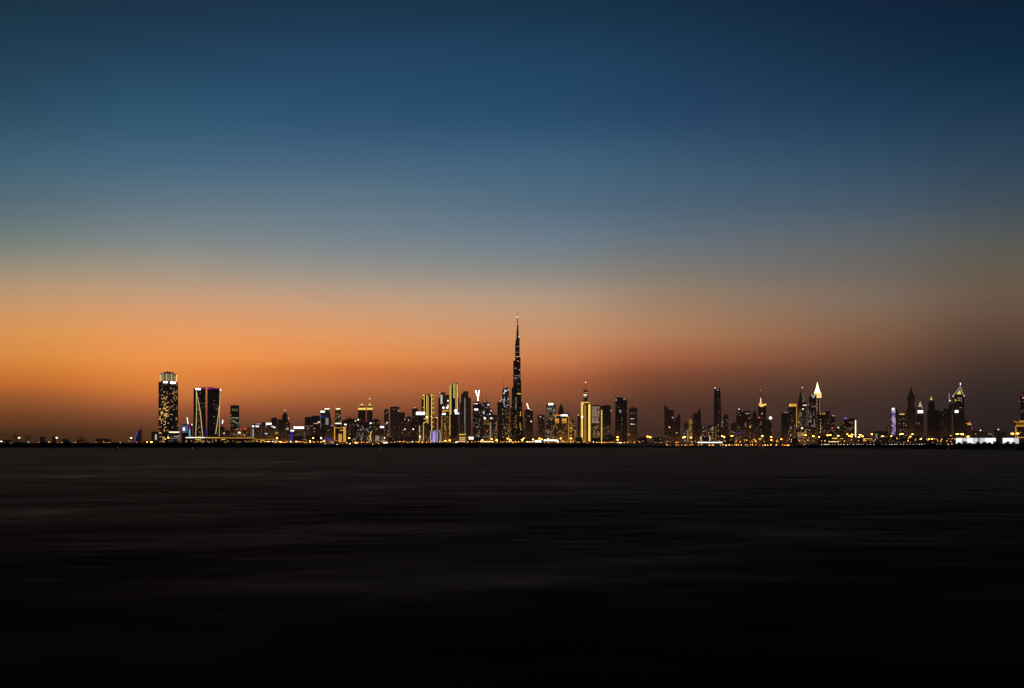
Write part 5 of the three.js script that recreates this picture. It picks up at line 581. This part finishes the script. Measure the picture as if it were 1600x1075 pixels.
for (const [x0, x1, lab] of [[1493.6, 1528.4, 'widest white glowing hoarding behind dark treetops, leftmost of three'], [1530.4, 1556, 'middle white glowing hoarding behind dark treetops'], [1566.6, 1592, 'rightmost white glowing hoarding with trees dark before it']]) {
  const b = T('white_hoarding', lab, 1500, x0, x1, 684.2, { cat: 'billboard', dep: 3 }), m = new MB(), n = Math.round((x1 - x0) / 8); m.box(0, b.h / 2, -1, b.w, b.h, 0.6); for (let k = 0; k <= 6; k++) m.box(-b.w / 2 + 0.3 + k * (b.w - 0.6) / 6, b.h / 2, -1.8, 0.4, b.h, 1); b.part(m, 'frame', 'metal'); b.front = 0; for (let k = 0; k < n; k++) b.strip(x0 + (x1 - x0) * k / n + 0.08, 684.4, x0 + (x1 - x0) * (k + 1) / n - 0.08, 693.2, (k * 7 + Math.round(x0)) % 5 < 2 ? 'hoardB' : 'hoardA', 'light_panel', 0);
}

// ---------------------------------------------------------------- low blocks between the towers and the lamps
{
  const low = [[96, 108, 687.5, 'left'], [120, 133, 688.4, 'left'], [149, 173, 687, 'left'], [2, 20, 688.6, 'left'], [460, 475, 683, 'sign'], [478, 500, 681, 'sign'], [544, 556, 680, 'arch'], [606, 622, 684, 'flat'], [626, 652, 683.5, 'flat'], [741, 752, 684.5, 'gold'], [776, 795, 685.6, 'spire'], [820, 838, 686.2, 'spire'], [838, 852, 684.5, 'spire'], [900, 910, 684, 'mast'], [924, 938, 685.5, 'mast'], [941, 958, 681, 'mast'], [958, 962, 684, 'mast'], [996, 1003, 685, 'gap'], [1003, 1011, 683.6, 'gap'], [1022, 1036, 684.6, 'gap'], [1098, 1112, 684, 'slab'], [1130, 1146, 683, 'slab'], [1160, 1172, 683.5, 'red'], [1206, 1221, 687, 'red'], [1232, 1246, 685, 'pyramid'], [1276, 1300, 683.5, 'pyramid'], [1300, 1318, 682.4, 'pyramid'], [1340, 1362, 683.6, 'hall'], [1388, 1418, 682, 'hall'], [1418, 1446, 682.5, 'right'], [1446, 1470, 684.5, 'right'], [1470, 1494, 683.5, 'right']];
  const where = { left: 'beside the lone lamps at far left', sign: 'below the long white roof sign', arch: 'right of the golden arch building', flat: 'below the flat-topped dark tower', gold: 'between the bright box building and gold cluster', spire: 'around the foot of the tallest spire', mast: 'around the foot of the gold mast tower', gap: 'in the wide gap right of the cylindrical tower', slab: 'around the long white canopy', red: 'in front of the red-spired tower', pyramid: 'below the bright pyramid spire', hall: 'around the long low hall', right: 'below the gold-tipped and gabled towers' };
  for (const [x0, x1, top, g] of low) { const b = T('low_block', 'low dark block with few lights ' + where[g], g === 'left' ? 3400 : 3100 + 700 * rnd(), x0, x1, top, { cat: 'building', mat: rnd() < 0.5 ? 'dark' : 'stone', dep: 24, group: 'low blocks ' + where[g] }).shaft(x0, x1, top, { style: 'grid' }); b.windows(0.14, rnd() < 0.5 ? 'winWarm' : 'winDim', { sx: 5, sy: 3.6, y1: 691 }); apart(b.t, (x0 + x1) / 2, 'low dark block with few lights'); }
}

// low lit halls and canopies on the waterfront
for (const [x0, x1, top, y1, D, mat, lab] of [[835.6, 845.6, 687, 691.2, 3000, 'whiteSign', 'blindingly white lit low hall right below the crane-topped blunt tower'], [849.6, 872, 686.2, 689.2, 3200, 'whiteSign', 'long white-lit low hall below the apartment tower and gold palace'], [822, 833.6, 689.4, 691, 2900, 'goldWhite', 'flat gold-lit canopy left of the blindingly white hall'], [749.6, 771, 688.8, 690.8, 3000, 'goldWhite', 'low hall with gold-white lit front below the gold cluster building'], [786, 816, 690, 690.8, 2900, 'amber', 'thin amber-lit canopy along the foot of the tallest spire'], [1294.6, 1311, 689.2, 690.8, 2400, 'goldWhite', 'long gold-white lit canopy below the slope-roofed block'], [1300, 1309, 683.6, 685.6, 2700, 'gold', 'gold-lit canopy between mast lamps right of the bright pyramid'], [1312.4, 1318, 684.4, 686, 2750, 'gold', 'small gold-lit canopy left of the violet-roofed building'], [1349, 1363, 684.8, 686, 2700, 'gold', 'thin gold-lit canopy left of the long low hall'], [876, 896, 690, 691, 2900, 'amber', 'thin amber-lit canopy below the gold palace'], [606, 650, 690.4, 691.2, 2900, 'amberDim', 'long dim amber canopy below the flat-topped tower']]) {
  const b = T('lit_canopy', lab, D, x0, x1, top, { cat: 'building', dep: 16 }), m = new MB(), n = Math.max(2, Math.round((x1 - x0) / 4)); m.box(0, b.h + 0.3, 0, b.w, 0.7, 16); for (let k = 0; k <= n; k++) m.box(-b.w / 2 + 0.4 + (b.w - 0.8) * k / n, b.h / 2, 6, 0.5, b.h, 0.5); b.part(m, 'canopy_frame', 'metal');
  for (let k = 0; k < n; k++) { const a = x0 + (x1 - x0) * k / n, e = (x1 - x0) / n, j = 0.35 * rnd() * (y1 - top); b.strip(a + e * 0.06, top + j, a + e * (0.72 + 0.22 * rnd()), y1, mat, 'light_panel', -0.6); }
}

// ---------------------------------------------------------------- lamps
function lampProto(kind) {                                   // unit: built at real size, pole as tall as asked
  return (label, group, px, py, D, warm = true, r = 1) => {
    const h = Y(py, D) - GROUND, t = thing(kind, label, 'street lamp', X(px, D), GROUND, -D, group), p = new MB(), l = new MB();
    p.lathe(0, 0, [[0.24, 0], [0.12, h - 0.4]], 6); if (kind === 'high_mast_lamp') p.lathe(0, 0, [[1.2, h - 0.5], [1.3, h + 0.1], [0.6, h + 0.5]], 10); else p.beam([0, h - 0.3, 0], [1.2, h + 0.15, 0], 0.14);
    p.build('pole', M.metal, t);
    if (kind === 'high_mast_lamp') { for (let k = 0; k < 6; k++) { const a = k / 6 * 6.283, q = new MB(); q.lathe(1.15 * r * Math.cos(a), 1.15 * r * Math.sin(a), [[0.25, h - 1.5], [0.62, h - 1.1], [0.5, h - 0.5]], 6); q.build('lamp_head', warm ? M.lampHead : M.lampWhite, t); } }
    else { l.lathe(1.3, 0, [[0.2 * r, h - 0.75 * r], [0.62 * r, h - 0.35 * r], [0.5 * r, h + 0.05]], 8); l.build('lamp_head', warm ? M.lampSmall : M.lampWhite, t); }
    return t;
  };
}
const mastLamp = lampProto('high_mast_lamp'), roadLamp = lampProto('street_lamp');
const lampLight = (x, y, z, warm, k) => { const L = new THREE.PointLight(warm ? new THREE.Color(1, 0.5, 0.12) : new THREE.Color(1, 0.9, 0.75), k, 0, 2); L.name = 'lamp_glow'; L.position.set(x, y, z); L.shadow.radius = 45; L.castShadow = true; scene.add(L); };
const ZONES = [[-20, 236, 'along the dark shore left of the crown tower'], [236, 400, 'below the crown tower and twin slabs'], [400, 520, 'below the domed tower and long white sign'], [520, 660, 'between the golden arch and the big white sign'], [660, 780, 'below the gold striped towers'], [780, 866, 'below the tallest spire'], [866, 930, 'below the gold palace block'], [930, 1040, 'in the row right of the gold mast tower'], [1040, 1140, 'around the long white canopy'], [1140, 1232, 'below the red-spired tower'], [1232, 1340, 'below the bright pyramid spire'], [1340, 1418, 'around the violet-white facade tower'], [1418, 1495, 'below the dark spire and gold-tipped towers'], [1495, 1640, 'by the white hoardings at right']];
const zone = (px) => ZONES.find((z) => px < z[1])[2];
// the large lamps, star-bright in the photograph: column, row, warm
for (const [px, py, r, warm] of [[2, 689, 1, 0], [30, 683.2, 1, 0], [88.6, 683.2, 1, 0], [205, 683.4, 0.9, 0], [236.6, 690, 1.2, 1], [229.6, 690.2, 1, 1], [262.8, 683.2, 1, 1], [438.5, 689.6, 1.1, 1], [433, 683.8, 0.8, 1], [463.2, 689.4, 1.2, 1], [484.4, 689, 1, 1], [489.4, 683.7, 0.9, 1], [501.6, 684, 1.1, 0], [506.3, 689, 1.2, 1], [545.6, 684, 0.9, 1], [555.6, 691, 1.2, 1], [696, 688, 1.1, 1], [702.8, 687.4, 1.1, 1], [753.6, 687.2, 1.1, 1], [768.4, 685.6, 0.9, 1], [776.4, 686.9, 1.1, 1], [793, 684.8, 0.9, 1], [797.2, 686.6, 1.1, 1], [816, 686.4, 1.3, 1], [817.8, 684.6, 0.9, 1], [832.8, 686, 1.2, 1], [842.8, 684.4, 0.9, 1], [846.4, 685.8, 1, 1], [856.6, 685.4, 1.1, 1], [876.2, 684.4, 1.2, 1], [892, 684.4, 1.3, 1], [965, 682.6, 1.4, 1], [965, 686.6, 0.9, 1], [1012, 681.4, 1.1, 1], [1016, 682.6, 1.4, 1], [1067.4, 683, 1.3, 1], [1070.4, 681.8, 1.2, 1], [1079.6, 683, 1.3, 1], [1128.4, 681, 1.4, 1], [1131.4, 682.6, 1.2, 1], [1143.6, 680.6, 1.4, 1], [1191, 680.4, 1.4, 1], [1205, 682.4, 1.2, 1], [1205.4, 686.6, 0.8, 1], [1220.8, 685.8, 1.1, 1], [1258.6, 679.4, 1.4, 1], [1270.8, 680.8, 1.3, 1], [1279.8, 682.4, 1.2, 1], [1293, 679.6, 1.3, 1], [1297.4, 679, 1.1, 1], [1309.8, 680.2, 1.3, 1], [1323.6, 678, 1, 1], [1327, 680.6, 1.1, 1], [1331, 678.4, 1.3, 1], [1330.6, 681.6, 1.1, 1], [1344, 678.6, 1.6, 1], [1347.6, 681.2, 1.2, 1], [1342, 682.2, 1.1, 1], [1362.4, 677.8, 1, 1], [1379, 681.2, 1.4, 1], [1392.6, 680.8, 0.9, 1], [1406.8, 678, 1.2, 1], [1410.2, 677.4, 1.3, 1], [1425.4, 678, 1.4, 1], [1422.6, 681.6, 1.1, 1], [1438.6, 685.4, 1.2, 1], [1451.4, 685.4, 1.1, 1], [1456.6, 685.2, 1.1, 1], [1496, 677, 1.4, 1], [1503.4, 677.4, 1.4, 1], [1512.6, 681.2, 1.2, 1], [1582, 676.6, 1.4, 1], [1590, 676.4, 1.4, 1]]) {
  const D = px < 240 ? 2300 : px > 1480 ? 1700 : 2500 + 350 * rnd(), t = mastLamp('bright star-like ' + (warm ? 'orange' : 'white') + ' mast lamp ' + zone(px), (warm ? 'orange' : 'white') + ' mast lamps ' + zone(px), px, py, D, !!warm, r); apart(t, px, 'bright star-like ' + (warm ? 'orange' : 'white') + ' mast lamp');
  lampLight(t.position.x, Y(py, D) - 2.2, t.position.z + 0.2, warm, 260 * r * r);
}
// the smaller lamps of the waterfront: column, row
{
  const spots = []; const S = (list, py) => list.forEach((a) => spots.push(Array.isArray(a) ? a : [a, py]));
  S([[6.6, 691], [14, 692.4], [17, 692], [22.6, 692.3], [27, 692], [31, 692.2], [36, 692], [39.4, 692.2], [44.6, 690.6], [52, 692.6], [56.6, 690.8], [61, 691], [76.4, 691], [78, 690.8], [90, 690.8], [97.2, 691.2], [104, 691.6], [108, 691], [115, 691.2], [118, 690.8], [126, 691.4], [130.6, 690.6], [140, 691.2], [142.4, 690.8], [149.6, 691], [150.8, 690.2], [154, 691.2], [157, 691.6], [161.4, 688.8], [162, 691], [165.4, 691.4], [169.4, 691.2], [171, 691], [188, 690.8], [202, 689.2], [214, 691], [222, 691.2], [256, 690.8]]);
  S([932, 936, 940, 944.6, 948.8, 953.2, 957, 961.4, 975.4, 980.6, 985.6, 991, 1000, 1024.4, 1033.6, 1040.6, 1056.2, 1059], 691); for (const x of [965.4, 968, 970.6]) spots.push([x, 691.4, 0]);
  S([[1080, 690.6], [1081.6, 690.4], [1150, 690.6], [1156.4, 690], [1162.6, 687.2], [1163, 690], [1167, 687.6], [1172, 690], [1175.6, 690.6], [1178.6, 686.6], [1181, 689.4], [1194, 690], [1214.6, 687.4], [1213, 689], [1233.6, 686.4], [1236.8, 687], [1236, 690], [1249, 688.4], [1258, 690], [1262.4, 687.6], [1284, 688.6], [1289, 688.6], [1319.4, 688.8], [1341.6, 688.4], [1350, 688.6], [1353, 688.2], [1350.4, 686.4], [1365, 689], [1367.6, 687], [1401.8, 685], [1419.4, 685], [1418.8, 688.4], [1431, 685.4], [1450, 688], [1471.6, 686], [1470, 689], [1479.6, 688.4], [1485.4, 689.6], [1485.6, 680.4], [1488.6, 684.6], [1492, 686]]);
  for (let x = 402; x < 930; x += 2.4 + 4.4 * rnd()) { const low = x > 478 && x < 596; spots.push([x + rnd(), (low ? 690.4 : 689.4) + (low ? 4.4 : 2.6) * rnd() * rnd(), rnd() < 0.82 ? 1 : 0]); }
  for (let x = 1042; x < 1240; x += 2 + 11 * rnd() * rnd() + 2 * rnd()) spots.push([x, 694.4 + 1.1 * rnd(), 1, 'low']);
  for (const [px, py, warm = 1, low] of spots) { const D = low ? 1420 + 120 * rnd() : px > 930 ? 2000 + 500 * rnd() : 1900 + 700 * rnd(), dist = low ? Math.max(1300, shoreAt(px) * 1.05) : D; if (Y(py, dist) - GROUND < 1.2) continue; const white = !warm || (px < 92 && rnd() < 0.4), t = roadLamp('small ' + (white ? 'white' : 'orange') + ' street lamp ' + zone(px), 'small ' + (white ? 'white' : 'orange') + ' street lamps ' + zone(px), px - 1.3 / dist * F, py, dist, !white, (px < 236 ? 0.5 : low ? 0.3 : 0.6) + (px < 236 ? 0.4 : 0.8) * rnd()); apart(t, px, (low ? 'tiny ' : 'small ') + (white ? 'white' : 'orange') + ' street lamp' + (low ? ' at the waterside' : '')); if (rnd() < 0.3) lampLight(t.position.x + 1.3, Y(py, dist) - 1.4, t.position.z, !white, 45); }
}
// fill lamps added before the towers to warm their walls
for (const r of REFS) {
  const b = r.b; if (b.D < 4600 || b.D > 7200 || b.h < 55) continue;
  const h = 12 + 5 * rnd(), off = (rnd() - 0.5) * b.w * 0.9, a = b.t.rotation.y, n = b.d / 2 + 38 + 30 * rnd(), x = b.t.position.x + Math.sin(a) * n + Math.cos(a) * off, z = b.t.position.z + Math.cos(a) * n - Math.sin(a) * off, D = -z, px = 800 + x / D * F;
  const t = roadLamp('', 'added orange fill lamps between the towers', px, HZ - (h + GROUND - EYE) / D * F, D, true, 1); apart(t, px, 'added orange fill lamp at the foot of', ''); lampLight(t.position.x + 1.3, GROUND + h - 1.6, z, true, 700 + 1900 * rnd() * rnd());
}
// path bollard lamps on the right shore: their own kind
{
  const xs = [1256, 1258.6, 1262.6]; for (let x = 1284; x < 1296; x += 1.9) xs.push(x); for (let x = 1300.6; x < 1500; x += 3.1 + 2.8 * rnd()) xs.push(x);
  for (const px of xs) { const D = shoreAt(px) * 1.045 + 16, py = 694.4 - (px > 1380 ? 0.2 : 0), h = Y(py, D) - GROUND, t = thing('path_lamp', 'tiny white path lamp in the row along the right-hand shore', 'path lamp', X(px, D), GROUND, -D, 'tiny path lamps along the right-hand shore'), p = apart(t, px, 'tiny white shore path lamp') && new MB(), l = new MB(); p.lathe(0, 0, [[0.12, 0], [0.09, h - 0.3]], 6).lathe(0, 0, [[0.4, h + 0.24], [0.1, h + 0.4]], 6); p.build('post', M.metal, t); l.lathe(0, 0, [[0.2, h - 0.3], [0.36, h], [0.34, h + 0.22]], 8); l.build('lamp_head', M.bollard, t); }
}
// trees dark before the white hoardings and by the path
for (const [px, top, w, lab] of [[1499, 690.6, 7, 'small dark tree before the left end of the widest white hoarding'], [1508, 689, 10, 'rounded dark tree before the middle of the widest white hoarding'], [1527.5, 689.6, 6, 'dark bushy tree before the seam of left and middle hoardings'], [1538, 690.6, 7, 'low dark tree before the middle white hoarding'], [1556.6, 688.6, 13, 'broadest dark tree between middle and right white hoardings'], [1576, 688.4, 8, 'dark tree before the rightmost white hoarding'], [1584, 690, 6, 'small dark tree near the right end of the rightmost hoarding'], [1546, 691, 6, 'small dark bush-like tree right of centre before the middle hoarding'], [1516, 691, 6, 'small dark tree right of the rounded one before the widest hoarding']]) {
  const D = 1000, h = Y(top - 0.8, D) - GROUND, W = w / F * D, t = thing('tree', lab, 'tree', X(px, D), GROUND, -D), m = new MB(); m.lathe(0, 0, [[0.24, 0], [0.15, h * 0.45], [0.06, h * 0.8]], 7); for (let k = 0; k < 5; k++) { const a = k * 1.3 + rnd(); m.beam([0, h * (0.3 + 0.07 * k), 0], [W * 0.32 * Math.cos(a), h * (0.55 + 0.08 * k), W * 0.32 * Math.sin(a)], 0.09); } m.build('trunk', barkMat, t);
  const c = new MB(); for (let k = 0; k < 7; k++) { const a = rnd() * 6.28, q = leafClump(110, W * (0.2 + 0.12 * rnd()), h * (0.3 + 0.12 * rnd()), 0.5), ox = W * 0.3 * Math.cos(a) * Math.sqrt(rnd()), oz = W * 0.3 * Math.sin(a), oy = h * (0.28 + 0.32 * rnd()), base = c.p.length / 3; for (let i = 0; i < q.p.length; i += 3) c.p.push(q.p[i] + ox, Math.min(q.p[i + 1] + oy, h * 1.03), q.p[i + 2] + oz); q.i.forEach((v) => c.i.push(v + base)); } c.build('crown', leafMat, t);
}
// channel markers and small lit floats on the water
for (const [px, base, top, w, lab] of [[182.2, 703.2, 698.6, 4.6, 'squat dark channel marker on the water at left'], [627, 702.6, 697.6, 2.4, 'slim dark channel marker post below the rounded hazy tower'], [749.4, 702.4, 698.6, 2.6, 'slim dark channel marker post below the barred white tower']]) {
  const D = EYE * F / (base - HZ), t = thing('channel_marker', lab, 'channel marker', X(px, D), 0, -D), h = Y(top, D), W = w / F * D, m = new MB(), p = new MB(), l = new MB(); for (const s of [-1, 1]) m.lathe(s * W * 0.3, 0, [[0.2, -0.6], [0.18, h * 0.6]], 8); m.build('pile', M.dark, t); p.box(0, h * 0.5, 0, W, h * 0.5, 1.6).box(0, h * 0.8, 0, W * 0.5, 0.2, 1); p.build('platform', M.dark, t); l.lathe(W * 0.3, 0, [[0.05, h * 0.7], [0.05, h], [0.14, h + 0.05], [0.14, h + 0.3], [0.03, h + 0.4]], 8); l.build('lantern', M.faint, t);
}
for (const [px, py] of [[300.8, 701.6], [594.8, 701.2], [724.8, 701.2], [857, 700.6], [1016, 700.2], [1129, 700.6], [1190, 701], [1258.6, 701], [1482, 702], [1496.6, 701.2], [1557.6, 702.2]]) {
  const D = EYE * F / (py + 0.5 - HZ), t = thing('lit_buoy', 'tiny float with pale light just off the far shore', 'buoy', X(px, D), 0, -D, 'tiny lit floats off the far shore'), m = apart(t, px, 'tiny pale-lit float off the shore') && new MB(), l = new MB(); m.lathe(0, 0, [[0.3, -0.3], [0.55, -0.1], [0.5, 0.2], [0.12, 0.35], [0.08, 0.8]], 10); m.build('float', M.dark, t); l.lathe(0, 0, [[0.05, 0.8], [0.16, 0.85], [0.16, 1.1], [0.04, 1.2]], 8); l.build('lamp', M.floatLamp, t);
}

tellApart();
renderer.render(scene, camera);
